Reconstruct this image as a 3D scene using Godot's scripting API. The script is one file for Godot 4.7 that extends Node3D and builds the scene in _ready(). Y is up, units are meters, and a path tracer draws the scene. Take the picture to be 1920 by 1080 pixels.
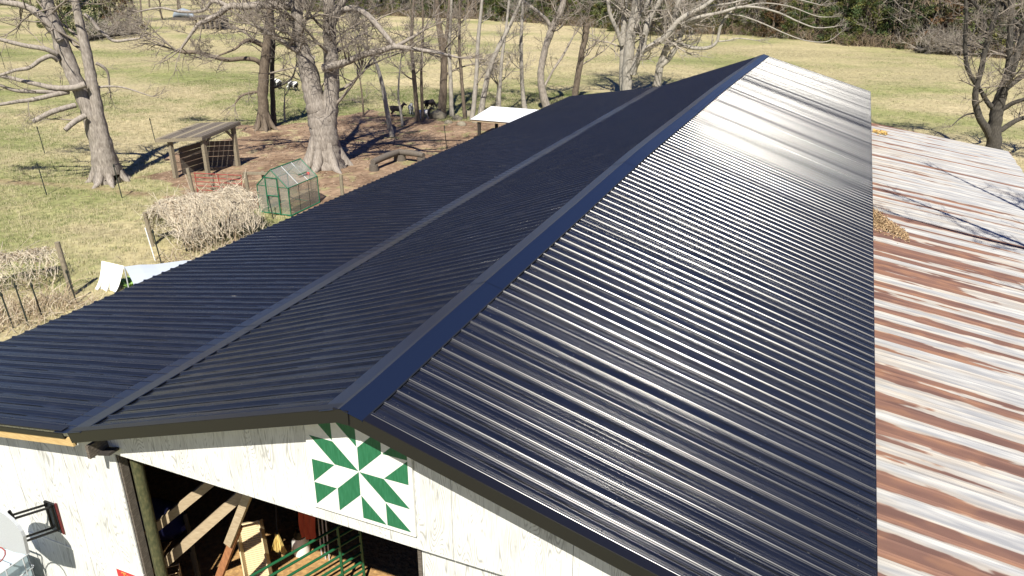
extends Node3D
# A barn with a dark metal roof seen from the air, a rusty lean-to, bare trees, pasture and a goat pen. Units are metres.

const YAW := 23.0734
var M := {}
var taken := {}
var grass_mask: Image

# ---------------------------------------------------------------- mesh builder
class MB:
	var v := PackedVector3Array()
	var n := PackedVector3Array()
	var c := PackedColorArray()
	var t := PackedVector2Array()
	var i := PackedInt32Array()
	var col := Color(1, 1, 1)
	func vert(p: Vector3, nn: Vector3, uv := Vector2.ZERO) -> int:
		v.append(p); n.append(nn); c.append(col); t.append(uv)
		return v.size() - 1
	func tri(a: int, b: int, d: int) -> void:
		var g := (v[d] - v[a]).cross(v[b] - v[a])
		if g.dot(n[a] + n[b] + n[d]) < 0.0:
			i.append(a); i.append(d); i.append(b)
		else:
			i.append(a); i.append(b); i.append(d)
	func quad(a: Vector3, b: Vector3, d: Vector3, e: Vector3, toward := Vector3.ZERO) -> void:
		var g := (d - a).cross(e - b).normalized()
		if toward != Vector3.ZERO and g.dot(toward) < 0.0:
			g = -g
		var k := vert(a, g, Vector2(0, 0)); vert(b, g, Vector2(1, 0)); vert(d, g, Vector2(1, 1)); vert(e, g, Vector2(0, 1))
		tri(k, k + 1, k + 2); tri(k, k + 2, k + 3)
	func face3(a: Vector3, b: Vector3, d: Vector3) -> void:
		var g := (d - a).cross(b - a).normalized()
		var k := vert(a, g); vert(b, g); vert(d, g)
		i.append(k); i.append(k + 1); i.append(k + 2)
	func box(o: Vector3, s: Vector3, bs := Basis.IDENTITY) -> void:
		var x := bs.x * s.x * 0.5
		var y := bs.y * s.y * 0.5
		var z := bs.z * s.z * 0.5
		quad(o + x - y - z, o + x + y - z, o + x + y + z, o + x - y + z, x)
		quad(o - x - y - z, o - x + y - z, o - x + y + z, o - x - y + z, -x)
		quad(o - x + y - z, o + x + y - z, o + x + y + z, o - x + y + z, y)
		quad(o - x - y - z, o + x - y - z, o + x - y + z, o - x - y + z, -y)
		quad(o - x - y + z, o + x - y + z, o + x + y + z, o - x + y + z, z)
		quad(o - x - y - z, o + x - y - z, o + x + y - z, o - x + y - z, -z)
	func tube(p: Array, r: Array, sides: int, rough := 0.0, seed_ := 0) -> void:
		var m := p.size()
		var ref := Vector3.UP
		var d0: Vector3 = (p[1] - p[0]).normalized()
		if absf(d0.dot(ref)) > 0.9:
			ref = Vector3.RIGHT
		var start := v.size()
		var side := d0.cross(ref).normalized()
		for k in m:
			var d: Vector3 = (p[mini(k + 1, m - 1)] - p[maxi(k - 1, 0)]).normalized()
			side = (side - d * side.dot(d)).normalized()
			var up := d.cross(side)
			for j in sides:
				var a := TAU * j / sides
				var e := side * cos(a) + up * sin(a)
				var rr: float = r[k]
				if rough > 0.0:
					rr *= 1.0 + rough * (sin(a * 5.0 + seed_ + k * 0.31) * 0.5 + sin(a * 9.0 + seed_ * 1.7 + k * 0.77) * 0.35 + sin(k * 1.9 + a * 2.0 + seed_) * 0.4)
				vert(p[k] + e * rr, e, Vector2(float(j) / sides, k * 0.2))
		for k in m - 1:
			for j in sides:
				var a0 := start + k * sides + j
				var a1 := start + k * sides + (j + 1) % sides
				i.append(a0); i.append(a0 + sides); i.append(a1)
				i.append(a1); i.append(a0 + sides); i.append(a1 + sides)
		if r[m - 1] > 0.012 and sides > 3:
			var dn: Vector3 = (p[m - 1] - p[m - 2]).normalized()
			var cc := vert(p[m - 1], dn)
			for j in sides:
				var q := vert(v[start + (m - 1) * sides + j], dn)
				var q2 := vert(v[start + (m - 1) * sides + (j + 1) % sides], dn)
				tri(cc, q, q2)
		if r[0] > 0.012 and sides > 3:
			var dn0: Vector3 = (p[0] - p[1]).normalized()
			var c0 := vert(p[0], dn0)
			for j in sides:
				var q3 := vert(v[start + j], dn0)
				var q4 := vert(v[start + (j + 1) % sides], dn0)
				tri(c0, q3, q4)
	func prism(poly: PackedVector2Array, z0: float, z1: float) -> void:
		var f := Geometry2D.triangulate_polygon(poly)
		for zz in [[z0, Vector3(0, 0, signf(z0 - z1))], [z1, Vector3(0, 0, signf(z1 - z0))]]:
			var k := v.size()
			for q in poly:
				vert(Vector3(q.x, q.y, zz[0]), zz[1])
			for w in range(0, f.size(), 3):
				tri(k + f[w], k + f[w + 1], k + f[w + 2])
		var cen := Vector2.ZERO
		var ccw := 0.0
		for w in poly.size():
			var a: Vector2 = poly[w]
			var b: Vector2 = poly[(w + 1) % poly.size()]
			ccw += a.cross(b)
		for w in poly.size():
			var a: Vector2 = poly[w]
			var b: Vector2 = poly[(w + 1) % poly.size()]
			var e := (b - a).normalized()
			var o := Vector3(e.y, -e.x, 0) * signf(ccw)
			quad(Vector3(a.x, a.y, z0), Vector3(b.x, b.y, z0), Vector3(b.x, b.y, z1), Vector3(a.x, a.y, z1), o)
	func mesh(tangents := false) -> ArrayMesh:
		var a := []
		a.resize(Mesh.ARRAY_MAX)
		a[Mesh.ARRAY_VERTEX] = v; a[Mesh.ARRAY_NORMAL] = n; a[Mesh.ARRAY_COLOR] = c; a[Mesh.ARRAY_TEX_UV] = t; a[Mesh.ARRAY_INDEX] = i
		var am := ArrayMesh.new()
		am.add_surface_from_arrays(Mesh.PRIMITIVE_TRIANGLES, a)
		if tangents:
			var st := SurfaceTool.new()
			st.create_from(am, 0); st.generate_tangents()
			return st.commit()
		return am

# ---------------------------------------------------------------- scene helpers
func numbered(called: String) -> String:
	if not taken.has(called):
		taken[called] = 0
		return called
	taken[called] += 1
	return "%s_%03d" % [called, taken[called]]

func tag(o: Node, label: String, category := "", group := "", kind := "") -> Node:
	if label: o.set_meta("label", label)
	if category: o.set_meta("category", category)
	if group: o.set_meta("group", group)
	if kind: o.set_meta("kind", kind)
	return o

func thing(called: String, label: String, category: String, where := Vector3.ZERO, turn := 0.0, group := "") -> Node3D:
	var o := Node3D.new()
	o.name = numbered(called)
	add_child(o)
	o.position = where
	o.rotation.y = turn
	tag(o, label, category, group)
	return o

func put(m: Mesh, called: String, material: Material, parent: Node = self) -> MeshInstance3D:
	var o := MeshInstance3D.new()
	o.name = numbered(called) if parent == self else called
	o.mesh = m
	o.material_override = material
	parent.add_child(o, true)
	return o

func part(mb: MB, called: String, material: Material, parent: Node = self) -> MeshInstance3D:
	return put(mb.mesh(material == M.navy), called, material, parent)

func block(parent: Node, called: String, size: Vector3, at: Vector3, material: Material, turn := Vector3.ZERO) -> MeshInstance3D:
	var b := MB.new()
	b.box(Vector3.ZERO, size)
	var o := part(b, called, material, parent)
	o.position = at
	o.rotation = turn
	return o

func beam_basis(a: Vector3, b: Vector3, hint := Vector3.UP) -> Basis:
	var x := (b - a).normalized()
	var z := x.cross(hint).normalized()
	return Basis(x, z.cross(x).normalized(), z)

func beam(parent: Node, called: String, a: Vector3, b: Vector3, high: float, wide: float, material: Material, hint := Vector3.UP) -> MeshInstance3D:
	var m := MB.new()
	m.box((a + b) * 0.5, Vector3((b - a).length(), high, wide), beam_basis(a, b, hint))
	return part(m, called, material, parent)

func rod(parent: Node, called: String, a: Vector3, b: Vector3, r: float, material: Material, sides := 8) -> MeshInstance3D:
	var m := MB.new()
	m.tube([a, b], [r, r], sides)
	return part(m, called, material, parent)

func noise(freq: float, seed_: int, oct := 4) -> FastNoiseLite:
	var f := FastNoiseLite.new()
	f.noise_type = FastNoiseLite.TYPE_SIMPLEX_SMOOTH
	f.frequency = freq
	f.seed = seed_
	f.fractal_octaves = oct
	return f

func sr(r: float, g: float, b: float) -> Color:
	return Color(r, g, b).linear_to_srgb()

func ramp_tex(seed_: int, freq: float, a: Color, b: Color, size := 512, mid := 0.5) -> NoiseTexture2D:
	var t := NoiseTexture2D.new()
	t.width = size; t.height = size; t.seamless = true; t.generate_mipmaps = true
	t.noise = noise(freq, seed_, 5)
	var g := Gradient.new()
	g.set_color(0, a); g.set_color(1, b)
	g.add_point(mid, a.lerp(b, 0.5))
	t.color_ramp = g
	return t

func bump_tex(seed_: int, freq: float, strength: float, size := 512) -> NoiseTexture2D:
	var t := NoiseTexture2D.new()
	t.width = size; t.height = size; t.seamless = true; t.as_normal_map = true; t.bump_strength = strength
	t.noise = noise(freq, seed_, 5)
	return t

func plain(c: Color, rough := 0.8, metal := 0.0) -> StandardMaterial3D:
	var m := StandardMaterial3D.new()
	m.albedo_color = c
	m.roughness = rough
	m.metallic = metal
	return m

func grainy(a: Color, b: Color, scale: Vector3, freq: float, seed_: int, rough := 0.85, bump := 0.0, world := false) -> StandardMaterial3D:
	var m := StandardMaterial3D.new()
	m.albedo_texture = ramp_tex(seed_, freq, a, b)
	m.roughness = rough
	m.uv1_triplanar = true
	m.uv1_world_triplanar = world
	m.uv1_scale = scale
	if bump > 0.0:
		m.normal_enabled = true
		m.normal_texture = bump_tex(seed_ + 7, freq, bump)
	return m

# ---------------------------------------------------------------- materials
func ply_image() -> Image:
	# white paint worn off the raised grain of plywood: cathedral lines, grey where the wood shows
	var w := 1024
	var img := Image.create_empty(w, w, true, Image.FORMAT_RGB8)
	var big := noise(0.0035, 3, 2)
	var warp := noise(0.006, 9, 3)
	var fine := noise(0.03, 12, 2)
	var wear := noise(0.004, 21, 4)
	for y in w:
		for x in w:
			var fx := float(x)
			var fy := float(y)
			var sheet := floorf(fx / 312.0)
			var ring := big.get_noise_2d(fx * 2.2 + sheet * 900.0, fy * 0.28) * 13.0 + warp.get_noise_2d(fx * 1.2, fy * 0.2 + sheet * 333.0) * 2.0
			var line := absf(fposmod(ring, 1.0) - 0.5) * 2.0
			var rub := wear.get_noise_2d(fx * 1.6, fy * 0.8) * 0.9 + fine.get_noise_2d(fx * 3.0, fy * 0.35) * 0.55
			var g := clampf((line - 0.5) * 2.2, 0.0, 1.0) * clampf(rub * 2.2 + 0.55, 0.0, 1.0)
			g = maxf(g, clampf((rub - 0.52) * 3.0, 0.0, 1.0))
			g = maxf(g, clampf(fine.get_noise_2d(fx * 6.0, fy * 0.12) - 0.38, 0.0, 1.0) * 1.6)
			var c := Color(0.81, 0.815, 0.8).lerp(Color(0.585, 0.585, 0.575), clampf(g, 0.0, 1.0) * 0.9)
			img.set_pixel(x, y, c)
	img.generate_mipmaps()
	return img

func navy_image() -> Image:
	# dark enamel with fine dust streaks that run down the slope (v) and specks
	var w := 512
	var img := Image.create_empty(w, w, false, Image.FORMAT_RGB8)
	var a := noise(0.02, 5, 3)
	var b := noise(0.01, 15, 4)
	var rng := RandomNumberGenerator.new()
	rng.seed = 4
	for y in w:
		for x in w:
			var s := a.get_noise_2d(x * 6.0, y * 0.12) * 0.5 + b.get_noise_2d(x * 1.2, y * 0.4) * 0.5
			var k := clampf(0.35 + s * 1.1, 0.0, 1.0)
			var c := Color(0.07, 0.08, 0.105).lerp(Color(0.145, 0.15, 0.17), k * k)
			if rng.randf() < 0.0014:
				c = Color(0.5, 0.5, 0.5)
			img.set_pixel(x, y, c)
	img.generate_mipmaps()
	return img

func roller_image() -> Image:
	# the fine roller lines of the steel: a normal map that tilts only across the sheet (u), most lines shallow, a few steep
	var w := 1024
	var img := Image.create_empty(w, 4, false, Image.FORMAT_RGB8)
	var rng := RandomNumberGenerator.new()
	rng.seed = 61
	for x in w:
		var tilt := rng.randfn() * 0.03
		if rng.randf() < 0.13: tilt = rng.randf_range(0.66, 0.94) * (1.0 if rng.randf() < 0.5 else -1.0)
		for y in 4:
			img.set_pixel(x, y, Color(0.5 + 0.5 * sin(tilt), 0.5, 0.5 + 0.5 * cos(tilt)))
	return img

func rust_image() -> Image:
	# galvanised sheets with rust runs that start at the top of the slope; u along the eave (32 m), v down the slope
	var w := 2048
	var h := 384
	var img := Image.create_empty(w, h, false, Image.FORMAT_RGB8)
	var n1 := noise(0.008, 31, 3)
	var n2 := noise(0.02, 37, 3)
	var n3 := noise(0.05, 41, 3)
	var big := noise(0.0016, 55, 2)
	for x in w:
		var base := n1.get_noise_2d(x * 4.2, 0.0) * 0.75 + 0.24 * sin(x * TAU / 38.4 + 2.0 * n1.get_noise_2d(x * 0.5, 80.0)) + n1.get_noise_2d(x * 1.5, 500.0) * 0.3
		var near := float(x) / w
		for y in h:
			var v := float(y) / h
			var wob := n2.get_noise_2d(x * 1.3, y * 0.35) * 0.22 + n3.get_noise_2d(x * 2.0, y * 0.5) * 0.07
			var len_ := 0.30 - v * 0.34 + big.get_noise_2d(x, y * 0.7) * 0.22 + maxf(0.0, 0.4 - near) * 0.35 - maxf(0.0, near - 0.5) * 0.15
			var q := base + wob + len_ - 0.3
			var zinc := Color(0.66, 0.657, 0.64).lerp(Color(0.55, 0.555, 0.56), clampf(0.5 + n3.get_noise_2d(x * 3.0, y * 0.25) * 1.3, 0.0, 1.0))
			zinc = zinc.lerp(Color(0.62, 0.575, 0.51), clampf(q * 1.6 + 0.55, 0.0, 0.6))
			var rust := Color(0.47, 0.355, 0.305).lerp(Color(0.39, 0.295, 0.265), clampf(0.5 + n2.get_noise_2d(x * 2.0, y * 0.3) * 1.4, 0.0, 1.0))
			rust = rust.lerp(Color(0.52, 0.39, 0.31), clampf(n3.get_noise_2d(x * 0.8, y * 0.3 + 90.0) * 1.6, 0.0, 0.7))
			img.set_pixel(x, y, zinc.lerp(rust, clampf(q * 24.0, 0.0, 1.0)))
	img.generate_mipmaps()
	return img

func make_materials() -> void:
	var m := StandardMaterial3D.new()
	m.albedo_texture = ImageTexture.create_from_image(navy_image())
	m.uv1_scale = Vector3(0.9, 0.9, 1)
	m.roughness = 0.26
	m.metallic_specular = 0.6
	m.normal_enabled = true
	m.normal_texture = ImageTexture.create_from_image(roller_image())
	M.navy = m
	M.trim = plain(Color(0.085, 0.085, 0.095), 0.34)
	M.cap = plain(Color(0.085, 0.115, 0.18), 0.3)
	m = StandardMaterial3D.new()
	m.albedo_texture = ImageTexture.create_from_image(rust_image())
	m.roughness = 0.75
	m.metallic_specular = 0.3
	M.rusty = m
	m = StandardMaterial3D.new()
	m.albedo_texture = ImageTexture.create_from_image(ply_image())
	m.uv1_triplanar = true
	m.uv1_world_triplanar = true
	m.uv1_scale = Vector3(0.31, 0.31, 0.31)
	m.roughness = 0.75
	M.ply = m
	M.white = grainy(Color(0.88, 0.88, 0.86), Color(0.8, 0.8, 0.78), Vector3(1, 1, 1), 0.02, 61, 0.7)
	M.pine = grainy(Color(0.78, 0.68, 0.48), Color(0.66, 0.55, 0.36), Vector3(0.4, 3, 3), 0.02, 62, 0.8)
	M.lumber = grainy(Color(0.72, 0.66, 0.55), Color(0.58, 0.51, 0.41), Vector3(1, 4, 4), 0.015, 63, 0.85)
	M.redwood = grainy(Color(0.68, 0.47, 0.31), Color(0.52, 0.34, 0.22), Vector3(3, 1, 3), 0.015, 64, 0.85)
	M.oldwood = grainy(Color(0.46, 0.43, 0.39), Color(0.27, 0.245, 0.22), Vector3(1.2, 4, 1.2), 0.02, 65, 0.9, 3.0)
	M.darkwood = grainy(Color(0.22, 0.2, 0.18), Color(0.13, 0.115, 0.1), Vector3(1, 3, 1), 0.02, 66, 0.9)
	M.greypost = grainy(Color(0.58, 0.54, 0.46), Color(0.4, 0.37, 0.31), Vector3(3, 0.8, 3), 0.02, 67, 0.9)
	M.mossy = grainy(Color(0.38, 0.36, 0.24), Color(0.15, 0.18, 0.09), Vector3(2.5, 0.9, 2.5), 0.02, 68, 0.9, 3.0)
	M.bark = grainy(Color(0.68, 0.65, 0.61), Color(0.4, 0.37, 0.34), Vector3(1.7, 0.35, 1.7), 0.016, 69, 0.92, 6.0, true)
	M.pale_bark = grainy(Color(0.68, 0.66, 0.62), Color(0.47, 0.45, 0.42), Vector3(1.4, 0.3, 1.4), 0.014, 70, 0.9, 3.0, true)
	M.dark_bark = grainy(Color(0.36, 0.34, 0.31), Color(0.17, 0.16, 0.145), Vector3(2.0, 0.5, 2.0), 0.016, 71, 0.92, 5.0, true)
	M.brown_bark = grainy(Color(0.5, 0.45, 0.39), Color(0.28, 0.245, 0.21), Vector3(2.0, 0.4, 2.0), 0.016, 72, 0.92, 4.0, true)
	M.twig = plain(Color(0.5, 0.465, 0.425), 0.9)
	M.pale_twig = plain(Color(0.57, 0.54, 0.5), 0.9)
	M.dark_twig = plain(Color(0.3, 0.28, 0.26), 0.9)
	M.green_paint = grainy(Color(0.07, 0.35, 0.215), Color(0.16, 0.43, 0.3), Vector3(6, 0.7, 6), 0.012, 73, 0.65)
	M.green_steel = plain(Color(0.09, 0.32, 0.2), 0.4)
	M.green_frame = plain(Color(0.08, 0.36, 0.25), 0.45)
	M.black_steel = plain(Color(0.06, 0.06, 0.065), 0.45, 0.2)
	M.red_steel = plain(Color(0.55, 0.25, 0.22), 0.55)
	M.post_steel = plain(Color(0.16, 0.19, 0.17), 0.6, 0.2)
	M.galv = grainy(Color(0.72, 0.74, 0.75), Color(0.62, 0.64, 0.66), Vector3(4, 4, 4), 0.03, 74, 0.5)
	M.sign_red = plain(Color(0.72, 0.2, 0.22), 0.6)
	M.gold = plain(Color(0.86, 0.62, 0.32), 0.6)
	M.straw = plain(Color(0.76, 0.67, 0.52), 0.9)
	M.white_plastic = plain(Color(0.88, 0.88, 0.86), 0.45)
	M.tote = plain(Color(0.66, 0.74, 0.78), 0.4)
	M.beige = plain(Color(0.74, 0.67, 0.53), 0.6)
	M.blue_tarp = plain(Color(0.25, 0.27, 0.5), 0.6)
	M.orange_cloth = plain(Color(0.68, 0.3, 0.2), 0.9)
	M.broom = plain(Color(0.8, 0.7, 0.42), 0.9)
	m = plain(Color(0.93, 0.93, 0.91), 0.9)
	m.backlight_enabled = true
	m.backlight = Color(0.25, 0.25, 0.24)
	M.sheet = m
	M.grey_sheet = plain(Color(0.6, 0.63, 0.67), 0.8)
	m = plain(Color(0.66, 0.67, 0.62, 0.2), 0.2)
	m.transparency = BaseMaterial3D.TRANSPARENCY_ALPHA
	M.poly = m
	M.stone = grainy(Color(0.6, 0.57, 0.5), Color(0.38, 0.36, 0.31), Vector3(2, 2, 2), 0.02, 75, 0.95, 4.0)
	m = plain(Color(1, 1, 1), 0.9)
	m.vertex_color_use_as_albedo = true
	M.tinted = m
	m = plain(Color(1, 1, 1), 0.85)
	m.vertex_color_use_as_albedo = true
	m.backlight_enabled = true
	m.backlight = Color(0.12, 0.12, 0.08)
	M.leafy = m
	M.haze_pipe = plain(Color(0.7, 0.7, 0.7), 0.4)

# ---------------------------------------------------------------- the barn roof lines: [z, x, y]
const RIDGE := [[-4.96, -3.8, 4.849], [-5.4, -3.797, 4.85], [-6.54, -3.788, 4.888], [-8.85, -3.771, 4.945], [-11.23, -3.753, 4.995], [-13.3, -3.737, 5.05], [-15.4, -3.721, 5.09], [-17.9, -3.702, 5.1], [-20.8, -3.68, 5.098], [-24.6, -3.652, 5.112], [-28.5, -3.622, 5.075], [-32, -3.594, 5.02], [-36, -3.565, 4.982]]
const BREAK := [[-4.96, -7.65, 3.6], [-15, -7.77, 3.55], [-25, -7.89, 3.47], [-36, -8.017, 3.385]]
const EAVE_L := [[-4.96, -12.2, 2.86], [-15, -12.18, 2.82], [-25, -12.24, 2.76], [-34.5, -12.3, 2.7], [-36, -12.34, 2.688]]
const EAVE_R := [[-4.96, 0.9, 3.5], [-20, 0.905, 3.55], [-36, 0.869, 3.69]]
const LEAN_A := [[0.0, 0.97, 2.95], [-33.0, 0.97, 2.95]]
const LEAN_B := [[0.0, 5.75, 2.25], [-33.0, 5.75, 2.25]]

func line_at(l: Array, z: float) -> Vector3:
	for k in l.size() - 1:
		if z >= l[k + 1][0] or k == l.size() - 2:
			var f: float = (z - l[k][0]) / (l[k + 1][0] - l[k][0])
			return Vector3(lerpf(l[k][1], l[k + 1][1], f), lerpf(l[k][2], l[k + 1][2], f), z)
	return Vector3.ZERO

func roof_point(a: Array, b: Array, s: float, z: float, lift: float) -> Vector3:
	var pa := line_at(a, z)
	var pb := line_at(b, z)
	var d := pb - pa
	var nn := Vector3(-d.y, d.x, 0).normalized()
	if nn.y < 0.0: nn = -nn
	return pa.lerp(pb, s) + nn * lift

const RIB := [[-0.037, 0.0], [-0.0308, 0.0], [-0.0283, 0.0013], [-0.0269, 0.0036], [-0.0231, 0.0095], [-0.019, 0.015], [-0.0146, 0.0192], [-0.0101, 0.0211], [-0.0062, 0.0215], [0.0062, 0.0215], [0.0101, 0.0211], [0.0146, 0.0192], [0.019, 0.015], [0.0231, 0.0095], [0.0269, 0.0036], [0.0283, 0.0013], [0.0308, 0.0], [0.037, 0.0]]
const MINOR := [[-0.013, 0.0], [-0.009, 0.0002], [-0.003, 0.0013], [0.003, 0.0013], [0.009, 0.0002], [0.013, 0.0]]

func rib_profile(pitch: float, count: int) -> Array:
	var p := []
	for k in count:
		var o := (k + 0.5) * pitch
		p.append([o - pitch * 0.5, 0.0])
		for q in RIB: p.append([o + q[0], q[1]])
		for q in MINOR: p.append([o + pitch * 0.335 + q[0], q[1]])
		if k < count - 1:
			for q in MINOR: p.append([o + pitch * 0.665 + q[0], q[1]])
	p.append([count * pitch, 0.0])
	return p

func crimp_profile() -> Array:
	# a sheet 0.61 wide: double crimp at each side, one in the middle
	var p := [[0.0, 0.0]]
	for o in [0.045, 0.085, 0.305, 0.525, 0.565]:
		for q in [[-0.024, 0.0], [-0.018, 0.0008], [-0.004, 0.012], [0.0, 0.013], [0.004, 0.012], [0.018, 0.0008], [0.024, 0.0]]:
			var z: float = o + q[0]
			if z > p[-1][0] + 0.001: p.append([z, q[1]])
	p.append([0.61, 0.0])
	return p

func sheet_mesh(a: Array, b: Array, z0: float, prof: Array, cols: int, lift: float, uvs: Vector2, uvo: Vector2, over: Array, wave: FastNoiseLite = null) -> MB:
	var m := MB.new()
	var rows := prof.size()
	for r in rows:
		var z: float = z0 - prof[r][0]
		var h: float = prof[r][1]
		var g0 := 0.0
		var g1 := 0.0
		if r > 0: g0 = atan2(prof[r][1] - prof[r - 1][1], prof[r][0] - prof[r - 1][0])
		if r < rows - 1: g1 = atan2(prof[r + 1][1] - prof[r][1], prof[r + 1][0] - prof[r][0])
		var tilt := (g0 + g1) * 0.5
		var pa := line_at(a, z)
		var pb := line_at(b, z)
		var d := (pb - pa).normalized()
		var nn := Vector3(-d.y, d.x, 0).normalized()
		if nn.y < 0.0: nn = -nn
		var along := (line_at(a, z - 0.3).lerp(line_at(b, z - 0.3), 0.5) - line_at(a, z + 0.3).lerp(line_at(b, z + 0.3), 0.5)).normalized()
		nn = (nn - along * nn.dot(along)).normalized()
		var vn := (nn * cos(tilt) - along * sin(tilt)).normalized()
		for c in cols + 1:
			var s: float = lerpf(over[0], over[1], float(c) / cols)
			var w := 0.0
			if wave: w = wave.get_noise_2d(z * 0.9, s * 5.0) * 0.004
			m.vert(roof_point(a, b, s, z, h + lift + w), vn, Vector2(z * uvs.x + uvo.x, s * uvs.y + uvo.y))
	for r in rows - 1:
		for c in cols:
			var k := r * (cols + 1) + c
			m.tri(k, k + 1, k + cols + 2)
			m.tri(k, k + cols + 2, k + cols + 1)
	return m

func strip(parent: Node, called: String, l: Array, section: Array, z0: float, z1: float, steps: int, material: Material) -> MeshInstance3D:
	# a folded flashing swept along a roof line; section is [dx, dy] offsets from the line
	var m := MB.new()
	for k in steps:
		var za := lerpf(z0, z1, float(k) / steps)
		var zb := lerpf(z0, z1, float(k + 1) / steps)
		var a := line_at(l, za)
		var b := line_at(l, zb)
		for j in section.size() - 1:
			var u := Vector3(section[j][0], section[j][1], 0)
			var w := Vector3(section[j + 1][0], section[j + 1][1], 0)
			m.quad(a + u, a + w, b + w, b + u, Vector3(-(w - u).y, (w - u).x, 0))
	return part(m, called, material, parent)

# ---------------------------------------------------------------- trees
func grow(m: MB, p: Vector3, d: Vector3, length: float, r: float, depth: int, rng: RandomNumberGenerator, lift: float) -> void:
	var segs := 5 if r > 0.03 else 4
	var pts := [p]
	var rad := [r]
	var dd := d
	for k in segs:
		dd = (dd + Vector3(rng.randf_range(-1, 1), rng.randf_range(-1, 1), rng.randf_range(-1, 1)) * 0.22 + Vector3.UP * lift * 0.12).normalized()
		p += dd * length / segs
		pts.append(p)
		rad.append(maxf(0.005, lerpf(r, r * 0.35, float(k + 1) / segs)))
	m.tube(pts, rad, 6 if r > 0.05 else (4 if r > 0.02 else 3))
	if depth <= 0: return
	var kids := 4 + rng.randi() % 3
	for k in kids:
		var f := rng.randf_range(0.25, 1.0)
		var q: Vector3 = pts[int(f * segs * 0.999)].lerp(pts[mini(int(f * segs * 0.999) + 1, segs)], fposmod(f * segs, 1.0))
		var side := Vector3(rng.randf_range(-1, 1), rng.randf_range(-0.6, 1), rng.randf_range(-1, 1)).normalized()
		var nd := (dd * 0.75 + side * 0.85).normalized()
		grow(m, q, nd, length * rng.randf_range(0.42, 0.68), maxf(0.0075, r * rng.randf_range(0.38, 0.55)), depth - 1, rng, lift)

func tree(called: String, label: String, at: Vector3, stems: Array, bark: Material, twig: Material, seed_: int, opt := {}) -> Node3D:
	var t := thing(called, label, "tree", at, deg_to_rad(YAW), opt.get("group", ""))
	var rng := RandomNumberGenerator.new()
	rng.seed = seed_
	var crown := MB.new()
	var dens: float = opt.get("dens", 1.0)
	var deep: int = opt.get("deep", 2)
	for si in stems.size():
		var s: Array = stems[si]
		var pts := []
		var rad := []
		var raw := []
		for k in range(0, s.size(), 4):
			raw.append([Vector3(s[k], s[k + 1], -s[k + 2]), s[k + 3]])
		for k in raw.size() - 1:      # smooth the given points into a curve
			var p0: Vector3 = raw[maxi(k - 1, 0)][0]
			var p1: Vector3 = raw[k][0]
			var p2: Vector3 = raw[k + 1][0]
			var p3: Vector3 = raw[mini(k + 2, raw.size() - 1)][0]
			for j in 5:
				var f := j / 5.0
				pts.append(p1.cubic_interpolate(p2, p0, p3, f) + Vector3(rng.randf_range(-1, 1), 0, rng.randf_range(-1, 1)) * raw[k][1] * 0.07)
				rad.append(lerpf(raw[k][1], raw[k + 1][1], f) * rng.randf_range(0.96, 1.05))
		pts.append(raw[-1][0]); rad.append(raw[-1][1])
		var m := MB.new()
		if si == 0 and opt.has("flare"):
			for k in 4:
				rad[k] *= 1.0 + opt.flare * pow(1.0 - k / 4.0, 2.0)
		var big: float = rad[0]
		m.tube(pts, rad, 14 if big > 0.2 else (8 if big > 0.07 else 6), 0.07 if big > 0.15 else 0.04, seed_ + si)
		if si == 0 and opt.has("roots"):
			for k in opt.roots:
				var a: float = TAU * k / float(opt.roots) + rng.randf_range(-0.3, 0.3)
				var o := Vector3(cos(a), 0, sin(a))
				var rr: float = rad[0]
				m.tube([o * rr * 0.5 + Vector3.UP * rr * 1.7, o * rr * 0.66 + Vector3.UP * rr * 0.9, o * rr * 0.82 + Vector3.UP * rr * 0.42, o * rr * 1.05 + Vector3.UP * rr * 0.16, o * rr * rng.randf_range(1.2, 1.9) - Vector3.UP * 0.06], [rr * 0.1, rr * 0.2, rr * 0.26, rr * 0.2, rr * 0.06], 7, 0.1, k)
		part(m, "trunk" if si == 0 else "limb", bark, t)
		# twigs along the stem
		var from: float = opt.get("from", 0.35) if si == 0 else 0.2
		var length := 0.0
		for k in pts.size() - 1: length += pts[k].distance_to(pts[k + 1])
		var stub: bool = si > 0 and raw[-1][1] > raw[0][1] * 0.75
		var count := 1 if stub else int(length * 1.3 * dens) + 2
		for k in count:
			var f := rng.randf_range(from, 1.0)
			var ix := mini(int(f * (pts.size() - 1)), pts.size() - 2)
			var dirn: Vector3 = (pts[ix + 1] - pts[ix]).normalized()
			var side := Vector3(rng.randf_range(-1, 1), rng.randf_range(-0.5, 0.8), rng.randf_range(-1, 1))
			side = (side - dirn * side.dot(dirn)).normalized()
			var r: float = clampf(rad[ix] * rng.randf_range(0.14, 0.36), 0.008, 0.075)
			var ln := clampf(r * 42.0, 0.5, 4.2) * rng.randf_range(0.7, 1.2)
			grow(crown, pts[ix], (side + dirn * 0.5).normalized(), ln, r, deep if r > 0.016 else mini(deep, 1), rng, opt.get("lift", 0.5))
		if stub: continue
		if opt.get("tips", true) and raw[-1][1] < 0.3:
			for k in 4:
				grow(crown, pts[-1], ((pts[-1] - pts[-2]).normalized() + Vector3(rng.randf_range(-1, 1), rng.randf_range(-0.2, 0.8), rng.randf_range(-1, 1)) * 0.7).normalized(), clampf(raw[-1][1] * 30.0, 0.6, 4.0), raw[-1][1] * 0.7, deep + 1 if raw[-1][1] > 0.05 else 1, rng, opt.get("lift", 0.5))
	if crown.i.size() > 0:
		part(crown, "crown", twig, t)
	return t

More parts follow.
